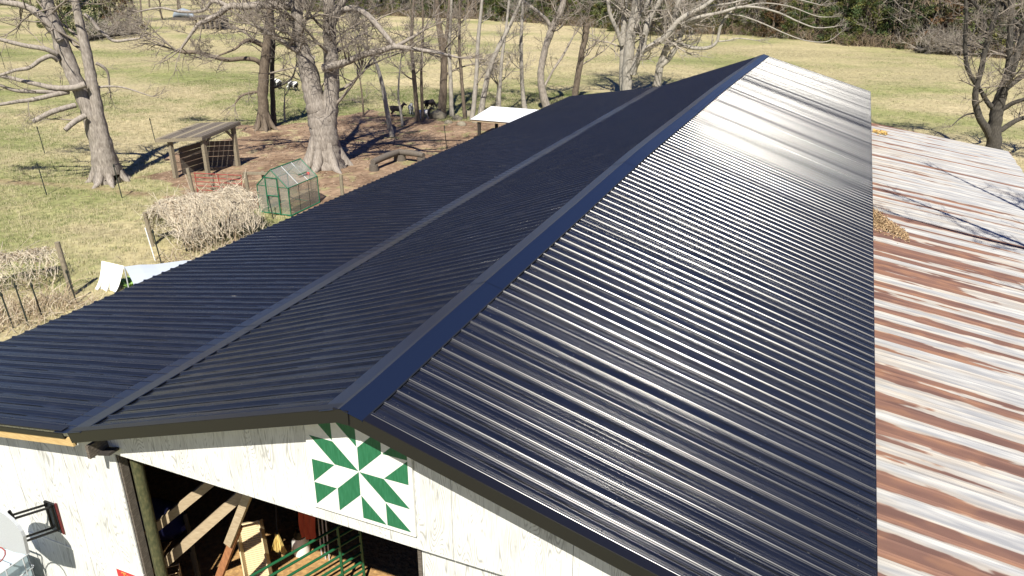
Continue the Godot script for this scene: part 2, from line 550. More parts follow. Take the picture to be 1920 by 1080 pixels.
func cedar_mesh(seed_: int, height: float, wide: float, faces: int, tones: Array) -> ArrayMesh:
	# sprays of small faces gathered in clumps on tiers of a ragged cone
	var rng := RandomNumberGenerator.new()
	rng.seed = seed_
	var m := MB.new()
	var clumps := []
	for k in 150:
		var y := pow(rng.randf(), 1.25) * 0.97
		var a := rng.randf() * TAU
		var env := wide * (1.0 - y * 0.85) * (0.55 + 0.45 * sin(minf(1.0, y * 5.0 + 0.35) * PI * 0.5)) * (1.0 + 0.25 * sin(a * 3.0 + seed_) + 0.15 * sin(y * 23.0 + a * 2.0))
		var rr := env * sqrt(rng.randf_range(0.25, 1.0))
		clumps.append([Vector3(cos(a) * rr, y * height + 0.15, sin(a) * rr), rng.randf_range(0.25, 0.6) * (1.1 - y * 0.5), tones[rng.randi() % tones.size()]])
	for k in faces:
		var cl: Array = clumps[rng.randi() % clumps.size()]
		var o: Vector3 = Vector3(rng.randfn(), rng.randfn() * 0.7, rng.randfn()) * float(cl[1]) * 0.5
		var p: Vector3 = cl[0] + o
		p.y = maxf(p.y, 0.05)
		var out := (Vector3(p.x, 0.3, p.z).normalized() + Vector3(rng.randf_range(-1, 1), rng.randf_range(-0.4, 1.1), rng.randf_range(-1, 1)) * 0.9).normalized()
		var sd := out.cross(Vector3(rng.randf_range(-1, 1), rng.randf_range(-1, 1), rng.randf_range(-1, 1))).normalized()
		var ln := rng.randf_range(0.10, 0.24)
		var tone: Color = cl[2]
		m.col = tone * rng.randf_range(0.8, 1.2)
		m.face3(p - sd * 0.045, p + out * ln, p + sd * 0.045)
		m.face3(p - sd * 0.03 + out * 0.05, p + out * ln * 0.8 + sd * 0.1, p + sd * 0.03)
	return m.mesh()

# ---------------------------------------------------------------- animals: smooth union of tapered capsules, meshed as surface nets
func blob(bones: Array, cell: float, paint: Callable) -> ArrayMesh:
	var lo := Vector3.INF
	var hi := -Vector3.INF
	for b in bones:
		for e in [[b[0], b[2]], [b[1], b[3]]]:
			lo = lo.min(e[0] - Vector3.ONE * e[1]); hi = hi.max(e[0] + Vector3.ONE * e[1])
	lo -= Vector3.ONE * cell * 2.0; hi += Vector3.ONE * cell * 2.0
	var dm := Vector3i(((hi - lo) / cell).ceil()) + Vector3i.ONE
	var val := PackedFloat32Array()
	val.resize(dm.x * dm.y * dm.z)
	var field := func(p: Vector3) -> float:
		var s := 0.0
		for b in bones:
			var ab: Vector3 = b[1] - b[0]
			var h := clampf((p - b[0]).dot(ab) / ab.length_squared(), 0.0, 1.0)
			s += exp(-(p.distance_to(b[0] + ab * h) - lerpf(b[2], b[3], h)) * 60.0)
		return -log(maxf(s, 1e-30)) / 60.0
	for z in dm.z:
		for y in dm.y:
			for x in dm.x:
				val[(z * dm.y + y) * dm.x + x] = field.call(lo + Vector3(x, y, z) * cell)
	var m := MB.new()
	var index := {}
	for z in dm.z - 1:
		for y in dm.y - 1:
			for x in dm.x - 1:
				var acc := Vector3.ZERO
				var cnt := 0
				for e in [[0, 0, 0, 1, 0, 0], [0, 1, 0, 1, 1, 0], [0, 0, 1, 1, 0, 1], [0, 1, 1, 1, 1, 1], [0, 0, 0, 0, 1, 0], [1, 0, 0, 1, 1, 0], [0, 0, 1, 0, 1, 1], [1, 0, 1, 1, 1, 1], [0, 0, 0, 0, 0, 1], [1, 0, 0, 1, 0, 1], [0, 1, 0, 0, 1, 1], [1, 1, 0, 1, 1, 1]]:
					var va := val[((z + e[2]) * dm.y + y + e[1]) * dm.x + x + e[0]]
					var vb := val[((z + e[5]) * dm.y + y + e[4]) * dm.x + x + e[3]]
					if (va < 0.0) != (vb < 0.0):
						acc += Vector3(e[0], e[1], e[2]).lerp(Vector3(e[3], e[4], e[5]), va / (va - vb)); cnt += 1
				if cnt > 0:
					var p := lo + (Vector3(x, y, z) + acc / cnt) * cell
					var ep := cell * 0.5
					var g := Vector3(field.call(p + Vector3(ep, 0, 0)) - field.call(p - Vector3(ep, 0, 0)), field.call(p + Vector3(0, ep, 0)) - field.call(p - Vector3(0, ep, 0)), field.call(p + Vector3(0, 0, ep)) - field.call(p - Vector3(0, 0, ep))).normalized()
					m.col = paint.call(p)
					index[(z * dm.y + y) * dm.x + x] = m.vert(p, g)
	for z in range(1, dm.z - 1):
		for y in range(1, dm.y - 1):
			for x in range(1, dm.x - 1):
				var k := (z * dm.y + y) * dm.x + x
				var sx := 1
				var sy := dm.x
				var sz := dm.x * dm.y
				for ax in [[sx, sy, sz], [sy, sz, sx], [sz, sx, sy]]:
					if (val[k] < 0.0) != (val[k + ax[0]] < 0.0):
						var q := [k, k - ax[1], k - ax[1] - ax[2], k - ax[2]]
						if index.has(q[0]) and index.has(q[1]) and index.has(q[2]) and index.has(q[3]):
							m.tri(index[q[0]], index[q[1]], index[q[2]]); m.tri(index[q[0]], index[q[2]], index[q[3]])
	return m.mesh()

func goat(label: String, at: Vector3, turn: float, grazing: bool, paint: Callable, size := 1.0, group := "goats in the pen") -> void:
	var t := thing("goat", label, "goat", at, turn, group)
	var b := [[Vector3(0.2, 0.43, 0), Vector3(-0.22, 0.45, 0), 0.135, 0.14], [Vector3(0.24, 0.47, 0), Vector3(0.1, 0.42, 0), 0.1, 0.13]]
	for s in [-1.0, 1.0]:
		b.append_array([[Vector3(0.22, 0.38, s * 0.07), Vector3(0.23, 0.2, s * 0.075), 0.06, 0.03], [Vector3(0.23, 0.2, s * 0.075), Vector3(0.21, 0.02, s * 0.075), 0.028, 0.024],
			[Vector3(-0.22, 0.42, s * 0.07), Vector3(-0.17, 0.28, s * 0.08), 0.09, 0.05], [Vector3(-0.17, 0.28, s * 0.08), Vector3(-0.27, 0.19, s * 0.08), 0.045, 0.03], [Vector3(-0.27, 0.19, s * 0.08), Vector3(-0.25, 0.02, s * 0.08), 0.028, 0.024]])
	var hd := Vector3(0.5, 0.22, 0.02) if grazing else Vector3(0.44, 0.7, 0.02)
	var nose := hd + (Vector3(0.05, -0.15, 0) if grazing else Vector3(0.16, -0.07, 0))
	b.append([Vector3(0.26, 0.5, 0), hd, 0.085, 0.06])
	b.append([hd, nose, 0.062, 0.035])
	for s in [-1.0, 1.0]:
		b.append([hd + Vector3(-0.02, 0.03, s * 0.05), hd + Vector3(-0.05, -0.02, s * 0.15), 0.024, 0.016])
	b.append([Vector3(-0.34, 0.52, 0), Vector3(-0.42, 0.57, 0), 0.03, 0.018])
	var body := put(blob(b, 0.035, paint), "body", M.tinted, t)
	body.scale = Vector3.ONE * size
	for s in [-1.0, 1.0]:
		var hm := MB.new()
		hm.tube([hd + Vector3(-0.02, 0.05, s * 0.03), hd + Vector3(-0.06, 0.12, s * 0.045), hd + Vector3(-0.13, 0.15, s * 0.06)], [0.016, 0.012, 0.004], 6)
		var h := part(hm, "horn", M.greypost, t)
		h.scale = Vector3.ONE * size

# ---------------------------------------------------------------- ground image: pasture, worn dirt, tracks (240 x 180 m)
const GX0 := -200.0
const GZ0 := -180.0
const GW := 240.0
const GD := 180.0

func in_dirt(poly: PackedVector2Array, x: float, z: float) -> bool:
	return Geometry2D.is_point_in_polygon(Vector2(x, z), poly)

func ground_image(dirt: PackedVector2Array) -> Image:
	var w := 2048
	var h := 1536
	var img := Image.create_empty(w, h, false, Image.FORMAT_RGB8)
	grass_mask = Image.create_empty(w / 2, h / 2, false, Image.FORMAT_R8)
	var n1 := noise(0.045, 101, 4)
	var n2 := noise(0.35, 103, 3)
	var n3 := noise(0.012, 107, 2)
	var n4 := noise(1.4, 109, 2)
	var rng := RandomNumberGenerator.new()
	rng.seed = 77
	for y in h:
		var z := GZ0 + GD * (y + 0.5) / h
		for x in w:
			var wx := GX0 + GW * (x + 0.5) / w
			var a := n1.get_noise_2d(wx, z * 1.5)
			var b := n2.get_noise_2d(wx, z)
			var c := n3.get_noise_2d(wx, z)
			var far := clampf((-z - 35.0) / 40.0, 0.0, 1.0)
			# share of green among the dry grass: greener lawn near the garden, paler hay field beyond
			var g := clampf(0.46 + a * 1.25 + b * 0.6 + clampf((z + 30.0) / 10.0, 0.0, 1.0) * 0.2 - far * 0.26 - clampf((wx + 40.0) / 40.0, 0.0, 1.0) * 0.10, 0.0, 1.0)
			var dry := Color(0.6, 0.565, 0.43).lerp(Color(0.675, 0.625, 0.5), clampf(0.5 + c + b * 0.6, 0.0, 1.0))
			var grn := Color(0.37, 0.41, 0.225).lerp(Color(0.48, 0.495, 0.32), clampf(0.5 + b * 0.9 + far * 0.3, 0.0, 1.0))
			var col := dry.lerp(grn, g * 0.85)
			# greener grass behind the pen, with twig shade of the saplings painted in
			var green_shade := clampf(1.0 - absf(z + 49.5 + (wx + 25.0) * 0.25 + a * 2.0) / 4.5, 0.0, 1.0) * clampf((wx + 42.0) / 6.0, 0.0, 1.0) * clampf((-wx - 12.0) / 4.0, 0.0, 1.0)
			col = col.lerp(Color(0.33, 0.37, 0.2), clampf(green_shade * (1.3 + b * 1.5), 0.0, 0.85))
			var bare := 0.0
			if wx > -34.0 and wx < -11.0 and z < -15.0 and z > -50.0:
				var jx := wx + n2.get_noise_2d(wx * 0.8, z * 0.8 + 50.0) * 1.6
				var jz := z + n2.get_noise_2d(wx * 0.8 + 90.0, z * 0.8) * 1.6
				if in_dirt(dirt, jx, jz): bare = 1.0 - clampf((n2.get_noise_2d(wx * 2.0, z * 2.0) - 0.25) * 4.0, 0.0, 0.7)
			var track := absf(z - (-21.6 - (wx + 30.0) * 0.12) + a * 0.6)
			if wx < -22.0 and wx > -60.0: bare = maxf(bare, clampf(1.0 - track / 0.55, 0.0, 1.0) * clampf(0.7 + b, 0.0, 1.0) * 0.8)
			var upper := absf(z - (-25.0 - (wx + 26.0) * 0.55) + a * 0.8)
			if wx < -27.0 and wx > -45.0: bare = maxf(bare, clampf(1.0 - upper / 0.5, 0.0, 1.0) * clampf(0.5 + b * 1.3, 0.0, 1.0) * 0.7)
			if bare > 0.0:
				var earth := Color(0.55, 0.47, 0.39).lerp(Color(0.43, 0.355, 0.29), clampf(0.5 + b * 1.2 + n4.get_noise_2d(wx, z) * 0.6, 0.0, 1.0))
				col = col.lerp(earth, bare)
			var s := 1.0 + n4.get_noise_2d(wx * 2.0, z * 2.0) * 0.16 + rng.randf_range(-0.07, 0.07)
			img.set_pixel(x, y, Color(col.r * s, col.g * s, col.b * s))
			if (x & 1) == 0 and (y & 1) == 0:
				grass_mask.set_pixel(x / 2, y / 2, Color(g * (1.0 - bare) if bare < 0.3 else 0.0, 0, 0) if bare < 0.3 else Color(1, 0, 0))
	img.generate_mipmaps()
	return img

func _ready() -> void:
	# ---- camera, sky, sun, exposure
	var cam := Camera3D.new()
	cam.name = "camera"
	add_child(cam)
	cam.position = Vector3(0, 8.6, 0)
	cam.rotation_degrees = Vector3(-22.777, YAW, 0)
	cam.fov = 40.904
	cam.near = 0.1
	cam.far = 1200.0
	cam.current = true
	var env := Environment.new()
	env.background_mode = Environment.BG_SKY
	var sky := Sky.new()
	var sm := ProceduralSkyMaterial.new()
	sm.sky_top_color = Color(0.13, 0.3, 0.66)
	sm.sky_horizon_color = Color(0.72, 0.82, 0.93)
	sm.sky_curve = 0.15
	sm.ground_bottom_color = Color(0.3, 0.28, 0.2)
	sm.ground_horizon_color = Color(0.5, 0.52, 0.5)
	sm.sun_angle_max = 0.0
	sky.sky_material = sm
	env.sky = sky
	env.background_energy_multiplier = 0.5
	env.tonemap_mode = Environment.TONE_MAPPER_LINEAR
	env.tonemap_exposure = 1.8
	env.sdfgi_enabled = true
	env.ssao_enabled = true
	env.ssil_enabled = true
	var we := WorldEnvironment.new()
	we.name = "world_environment"
	we.environment = env
	add_child(we)
	var sun := DirectionalLight3D.new()
	sun.name = "sun"
	add_child(sun)
	sun.light_energy = 1.6
	sun.light_color = Color(1.0, 0.975, 0.925)
	sun.light_angular_distance = 0.5
	sun.shadow_enabled = true
	sun.look_at_from_position(Vector3(0.2024, 0.7771, 0.5959) * 50.0, Vector3.ZERO)

	make_materials()
	build_ground()
	build_barn()
	build_lean_to()
	build_front()
	build_inside()
	build_yard()
	build_trees()
	build_wood_edge()
	build_grass()

# ---------------------------------------------------------------- ground
func build_ground() -> void:
	var dirt := PackedVector2Array()
	for p in [Vector3(-28.13, 0, -25.341), Vector3(-29.722, 0, -27.889), Vector3(-29.893, 0, -31.589), Vector3(-31.301, 0, -35.116), Vector3(-29.576, 0, -37.267), Vector3(-27.993, 0, -42.26), Vector3(-24.842, 0, -41.556), Vector3(-21.906, 0, -40.9), Vector3(-19.577, 0, -41.165), Vector3(-17.641, 0, -43.464), Vector3(-16.804, 0, -48.327)]:
		dirt.append(Vector2(p.x, p.z))
	dirt.append(Vector2(-12.5, -36)); dirt.append(Vector2(-12.5, -24))
	for p in [Vector3(-17.656, 0, -22.942), Vector3(-17.979, 0, -22.078), Vector3(-20.206, 0, -22.081), Vector3(-22.465, 0, -21.422), Vector3(-25.03, 0, -22.613)]:
		dirt.append(Vector2(p.x, p.z))
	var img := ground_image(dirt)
	var m := StandardMaterial3D.new()
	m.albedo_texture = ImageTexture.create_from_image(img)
	m.roughness = 0.95
	m.metallic_specular = 0.2
	m.normal_enabled = true
	m.normal_texture = bump_tex(120, 0.03, 6.0)
	m.normal_scale = 0.35
	m.uv1_scale = Vector3(1, 1, 1)
	var mb := MB.new()
	var bumpy := noise(0.12, 130, 3)
	var xs := []
	var zs := []
	var x := -60.0
	for q in [-900.0, -600.0, -400.0, -280.0, -200.0, -160.0, -130.0, -110.0, -95.0, -85.0, -75.0, -67.0]: xs.append(q)
	while x <= 30.0:
		xs.append(x); x += 0.75
	for q in [40.0, 60.0, 90.0, 140.0, 220.0, 400.0, 900.0]: xs.append(q)
	for q in [300.0, 120.0, 60.0, 25.0, 10.0]: zs.append(q)
	var z := 0.0
	while z >= -75.0:
		zs.append(z); z -= 0.75
	for q in [-85.0, -95.0, -110.0, -130.0, -160.0, -200.0, -280.0, -450.0, -900.0]: zs.append(q)
	for zz in zs:
		for xx in xs:
			var inside: bool = xx > -13.0 and xx < 6.5 and zz > -37.0
			var y := 0.0 if inside else bumpy.get_noise_2d(xx, zz) * 0.09
			var nx: float = (bumpy.get_noise_2d(xx + 0.3, zz) - bumpy.get_noise_2d(xx - 0.3, zz)) * 0.09 / 0.6
			var nz: float = (bumpy.get_noise_2d(xx, zz + 0.3) - bumpy.get_noise_2d(xx, zz - 0.3)) * 0.09 / 0.6
			mb.vert(Vector3(xx, y, zz), Vector3(-nx, 1, -nz).normalized(), Vector2((xx - GX0) / GW, (zz - GZ0) / GD))
	var cols := xs.size()
	for r in zs.size() - 1:
		for c in cols - 1:
			var k := r * cols + c
			mb.tri(k, k + 1, k + cols + 1); mb.tri(k, k + cols + 1, k + cols)
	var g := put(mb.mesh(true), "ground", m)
	tag(g, "pasture of dry and green grass with bare brown earth by the goat pen", "", "", "structure")

# ---------------------------------------------------------------- barn
func build_barn() -> void:
	var barn := thing("barn", "long barn with dark navy ribbed metal roof and weathered white plywood front", "barn", Vector3.ZERO)
	var wave := noise(0.5, 140, 2)
	var prof := rib_profile(0.2286, 4)
	var z := -4.98
	var k := 0
	while z > -35.2:
		var rng := RandomNumberGenerator.new()
		rng.seed = 900 + k
		for s in [[RIDGE, EAVE_R, 4, [0.0, 1.0], 5.0, 0.0], [RIDGE, BREAK, 4, [0.0, 1.0], 4.3, 0.0], [BREAK, EAVE_L, 4, [0.0, 1.0], 4.6, 0.0]]:
			part(sheet_mesh(s[0], s[1], z, prof, s[2] * 2, rng.randf_range(0.0, 0.0015), Vector2(1, s[4]), Vector2(rng.randf() * 3.0, rng.randf() * 3.0), s[3], wave), "roof_panel", M.navy, barn)
		z -= 0.9144
		k += 1
	# flashings
	for piece in 10:      # lapped lengths of about three metres
		var za := -4.93 - piece * 3.107
		var zb := za - 3.16 if piece < 9 else -36.0
		var up := 0.0035 * (piece % 2)
		strip(barn, "ridge_cap", RIDGE, [[-0.24, -0.052 + up], [-0.05, 0.012 + up], [0.0, 0.034 + up], [0.05, 0.016 + up], [0.06, 0.013 + up], [0.23, -0.035 + up], [0.235, -0.05 + up]], za, zb, 6, M.cap)
		strip(barn, "transition_flashing", BREAK, [[-0.26, -0.026 + up], [-0.05, 0.012 + up], [0.08, 0.052 + up], [0.21, 0.094 + up], [0.215, 0.085 + up]], za, zb, 6, M.cap)
	# screw heads in rows across the slopes
	var sc := MB.new()
	var srng := RandomNumberGenerator.new()
	srng.seed = 33
	for sl in [[RIDGE, EAVE_R], [RIDGE, BREAK], [BREAK, EAVE_L]]:
		for n in 134:
			for f in [0.07, 0.29, 0.52, 0.75, 0.965]:
				var zz: float = -4.98 - (n + 0.5) * 0.2286 - 0.048 + srng.randf_range(-0.006, 0.006)
				sc.box(roof_point(sl[0], sl[1], f + srng.randf_range(-0.003, 0.003), zz, 0.005), Vector3(0.011, 0.008, 0.011))
	tag(part(sc, "roof_screws", plain(Color(0.2, 0.21, 0.24), 0.5), barn), "", "", "", "stuff")
	strip(barn, "eave_trim", EAVE_R, [[-0.06, 0.012], [0.015, -0.012], [0.018, -0.1]], -4.96, -35.9, 30, M.trim)
	strip(barn, "eave_trim", EAVE_L, [[0.06, 0.006], [-0.015, -0.012], [-0.018, -0.1]], -4.96, -35.9, 30, M.trim)
	# rake trim at the front: a flange on the sheets and a face that hangs over the wall
	var pk := Vector3(-3.8, 4.849, -4.955)
	var br := Vector3(-7.68, 3.59, -4.955)
	var er := Vector3(0.93, 3.49, -4.955)
	var el := Vector3(-12.25, 2.85, -4.955)
	for q in [[br, pk, 1], [pk, er, 1], [el, br + Vector3(-0.1, -0.005, 0), 0]]:
		var a: Vector3 = q[0]
		var b: Vector3 = q[1]
		var up := Vector3(-(b - a).y, (b - a).x, 0).normalized()
		beam(barn, "rake_trim", a - up * 0.045, b - up * 0.045, 0.135 if q[2] == 1 else 0.06, 0.012, M.trim)
		beam(barn, "rake_flange", a + up * 0.025 + Vector3(0, 0, -0.05), b + up * 0.025 + Vector3(0, 0, -0.05), 0.006, 0.105, M.trim)
		if q[2] == 0:
			beam(barn, "fascia_board", a - up * 0.125 + Vector3(0, 0, -0.04), b - up * 0.125 + Vector3(0.09, 0, -0.04), 0.095, 0.05, M.pine)
		else:
			beam(barn, "barge_rafter", a - up * 0.07 + Vector3(0, 0, -0.06), b - up * 0.07 + Vector3(0, 0, -0.06), 0.1, 0.06, M.darkwood)
	block(barn, "peak_plate", Vector3(0.16, 0.15, 0.014), Vector3(-3.8, 4.795, -4.944), M.trim)
	# lookout block with the torn gap beside it at the foot of the gable
	block(barn, "lookout_block", Vector3(0.045, 0.17, 0.26), Vector3(-7.49, 3.36, -5.13), M.oldwood)
	block(barn, "lookout_block", Vector3(0.2, 0.03, 0.14), Vector3(-7.37, 3.3, -5.17), M.darkwood, Vector3(0, 0, 0.25))
	# closed sides and back
	block(barn, "side_wall", Vector3(0.1, 2.78, 30.6), Vector3(-11.95, 1.36, -20.6), M.ply)
	block(barn, "side_wall", Vector3(0.1, 3.45, 30.6), Vector3(0.62, 1.72, -20.6), M.darkwood)
	var bw := MB.new()
	bw.prism(PackedVector2Array([Vector2(-12, 0), Vector2(0.67, 0), Vector2(0.67, 3.55), Vector2(-3.6, 4.85), Vector2(-8.0, 3.25), Vector2(-12, 2.6)]), -35.9, -35.8)
	part(bw, "back_wall", M.ply, barn)
	# siding of the front: sheets with gaps between them; the notch beside the lookout is real
	var top := func(x: float) -> float:
		if x < -7.65: return lerpf(2.86, 3.6, (x + 12.2) / 4.55) - 0.1
		if x < -3.8: return lerpf(3.6, 4.85, (x + 7.65) / 3.85) - 0.08
		return lerpf(4.85, 3.5, (x + 3.8) / 4.7) - 0.08
	var seams := [-11.9, -10.5, -9.4, -8.36, -7.4]
	for j in 4:
		var x0: float = seams[j] + 0.004
		var x1: float = seams[j + 1] - 0.004
		var w := MB.new()
		w.prism(PackedVector2Array([Vector2(x0, 1.345), Vector2(x1, 1.345), Vector2(x1, top.call(x1)), Vector2(clampf(-7.65, x0, x1), top.call(clampf(-7.65, x0, x1))), Vector2(x0, top.call(x0))] if j == 3 else [Vector2(x0, 1.345), Vector2(x1, 1.345), Vector2(x1, top.call(x1)), Vector2(x0, top.call(x0))]), -5.275, -5.258)
		part(w, "siding_sheet", M.ply, barn)
		var w2 := MB.new()
		w2.prism(PackedVector2Array([Vector2(x0, 0.0), Vector2(x1, 0.0), Vector2(x1, 1.315), Vector2(x0, 1.315)]), -5.275, -5.26)
		part(w2, "siding_sheet", M.ply, barn)
	block(barn, "joint_strip", Vector3(4.5, 0.028, 0.022), Vector3(-9.65, 1.33, -5.264), M.white)
	# header over the doorway, its sheets set proud of the wall right of the door
	var hs := [-7.4, -5.3, -4.08, -2.86, -1.64, -0.42, 0.6]
	for j in 6:
		var x0: float = hs[j] + 0.003
		var x1: float = hs[j + 1] - 0.003
		var poly := PackedVector2Array([Vector2(x0, 3.205), Vector2(x1, 3.205), Vector2(x1, top.call(x1))])
		if x0 < -3.8 and x1 > -3.8: poly.append(Vector2(-3.8, top.call(-3.8)))
		if j == 0:
			poly = PackedVector2Array([Vector2(-7.4, 3.205), Vector2(x1, 3.205), Vector2(x1, top.call(x1)), Vector2(-7.0, top.call(-7.0)), Vector2(-7.22, top.call(-7.22) - 0.02), Vector2(-7.4, 3.4)])
		else:
			poly.append(Vector2(x0, top.call(x0)))
		var w := MB.new()
		w.prism(poly, -5.27, -5.252)
		part(w, "siding_sheet", M.ply, barn)
	block(barn, "header_beam", Vector3(8.0, 0.24, 0.05), Vector3(-3.4, 3.34, -5.31), M.darkwood)
	for q in [[-3.27, -2.05], [-2.04, -0.83], [-0.82, 0.6]]:
		var w := MB.new()
		w.prism(PackedVector2Array([Vector2(q[0], 0), Vector2(q[1] - 0.006, 0), Vector2(q[1] - 0.006, 3.25), Vector2(q[0], 3.25)]), -5.36, -5.342)
		part(w, "siding_sheet", M.ply, barn)
	block(barn, "door_jamb", Vector3(0.04, 3.2, 0.14), Vector3(-3.295, 1.6, -5.4), M.oldwood)
	block(barn, "door_jamb", Vector3(0.03, 3.2, 0.1), Vector3(-7.378, 1.6, -5.325), M.oldwood)
	var post := MB.new()
	post.tube([Vector3(-7.27, -0.1, -5.42), Vector3(-7.275, 1.4, -5.42), Vector3(-7.27, 3.25, -5.42)], [0.075, 0.072, 0.07], 14, 0.03, 3)
	part(post, "door_post", M.mossy, barn)
	var floor_ := MB.new()
	floor_.quad(Vector3(-11.9, 0.012, -5.2), Vector3(0.57, 0.012, -5.2), Vector3(0.57, 0.012, -35.8), Vector3(-11.9, 0.012, -35.8), Vector3.UP)
	tag(part(floor_, "barn_floor", grainy(Color(0.7, 0.56, 0.36), Color(0.5, 0.38, 0.24), Vector3(0.6, 0.6, 0.6), 0.03, 150, 0.95, 4.0)), "straw covered earth floor of the barn", "", "", "structure")

# ---------------------------------------------------------------- lean-to with the rusty roof
func build_lean_to() -> void:
	var t := thing("lean_to", "low lean-to with rusty galvanised sheet roof along the barn's right eave", "lean-to", Vector3.ZERO)
	var prof := crimp_profile()
	var z := -0.6
	var k := 0
	while z > -32.7:
		var rng := RandomNumberGenerator.new()
		rng.seed = 1200 + k
		part(sheet_mesh(LEAN_A, LEAN_B, z, prof, 6, rng.randf_range(0.0, 0.002), Vector2(-1.0 / 32.5, 1.0), Vector2(0, 0), [-0.12, 1.0 + rng.randf_range(-0.006, 0.006)], noise(0.5, 141, 2)), "roof_sheet", M.rusty, t)
		z -= 0.61
		k += 1
	for q in [-1.0, -6.0, -11.0, -16.0, -21.0, -26.0, -32.4]:
		block(t, "post", Vector3(0.14, 2.2, 0.14), Vector3(5.55, 1.08, q), M.oldwood)
	block(t, "eave_beam", Vector3(0.05, 0.15, 32.0), Vector3(5.6, 2.16, -16.6), M.oldwood)
	for q in 9:
		beam(t, "rafter", Vector3(0.7, 2.87, -0.9 - q * 3.95), Vector3(5.5, 2.19, -0.9 - q * 3.95), 0.14, 0.05, M.oldwood)
	# brown leaves blown against the barn eave, and a small yellow clump further up
	var lp := MB.new()
	var rng2 := RandomNumberGenerator.new()
	rng2.seed = 5
	for q in 3600:
		var u := pow(rng2.randf(), 1.6)
		var zz := -19.9 + rng2.randfn() * 0.42 * (1.0 - u * 0.6) + u * 1.0
		var s := u * 0.17
		var base := roof_point(LEAN_A, LEAN_B, s, zz, 0.01)
		var hgt := (1.0 - u) * 0.09 * exp(-pow((zz + 19.9 - u * 1.0) / 0.5, 2.0))
		var p := base + Vector3(0, rng2.randf() * hgt + 0.008, 0)
		var a := Vector3(rng2.randf_range(-1, 1), rng2.randf_range(-0.5, 0.5), rng2.randf_range(-1, 1)).normalized() * 0.028
		var b := a.cross(Vector3(rng2.randf_range(-0.4, 0.4), 1, rng2.randf_range(-0.4, 0.4))).normalized() * 0.016
		lp.col = [Color(0.22, 0.14, 0.07), Color(0.34, 0.23, 0.12), Color(0.14, 0.085, 0.045), Color(0.42, 0.31, 0.18)][rng2.randi() % 4]
		lp.quad(p - a, p - b, p + a, p + b, Vector3.UP)
	tag(part(lp, "leaf_pile", M.tinted), "drift of dry brown leaves on the rusty roof against the dark roof's eave", "leaves", "", "stuff")
	var yl := MB.new()
	for q in 420:
		var p := roof_point(LEAN_A, LEAN_B, 0.02 + rng2.randf() * 0.1, -31.2 + rng2.randfn() * 0.16, 0.012 + rng2.randf() * 0.05)
		var a := Vector3(rng2.randf_range(-1, 1), rng2.randf_range(-0.4, 0.4), rng2.randf_range(-1, 1)).normalized() * 0.04
		var b := a.cross(Vector3.UP).normalized() * 0.022
		yl.col = [Color(0.55, 0.36, 0.1), Color(0.6, 0.42, 0.16)][rng2.randi() % 2]
		yl.quad(p - a, p - b, p + a, p + b, Vector3.UP)
	tag(part(yl, "leaf_pile", M.tinted), "small yellow clump of leaves at the far end of the rusty roof", "leaves", "", "stuff")

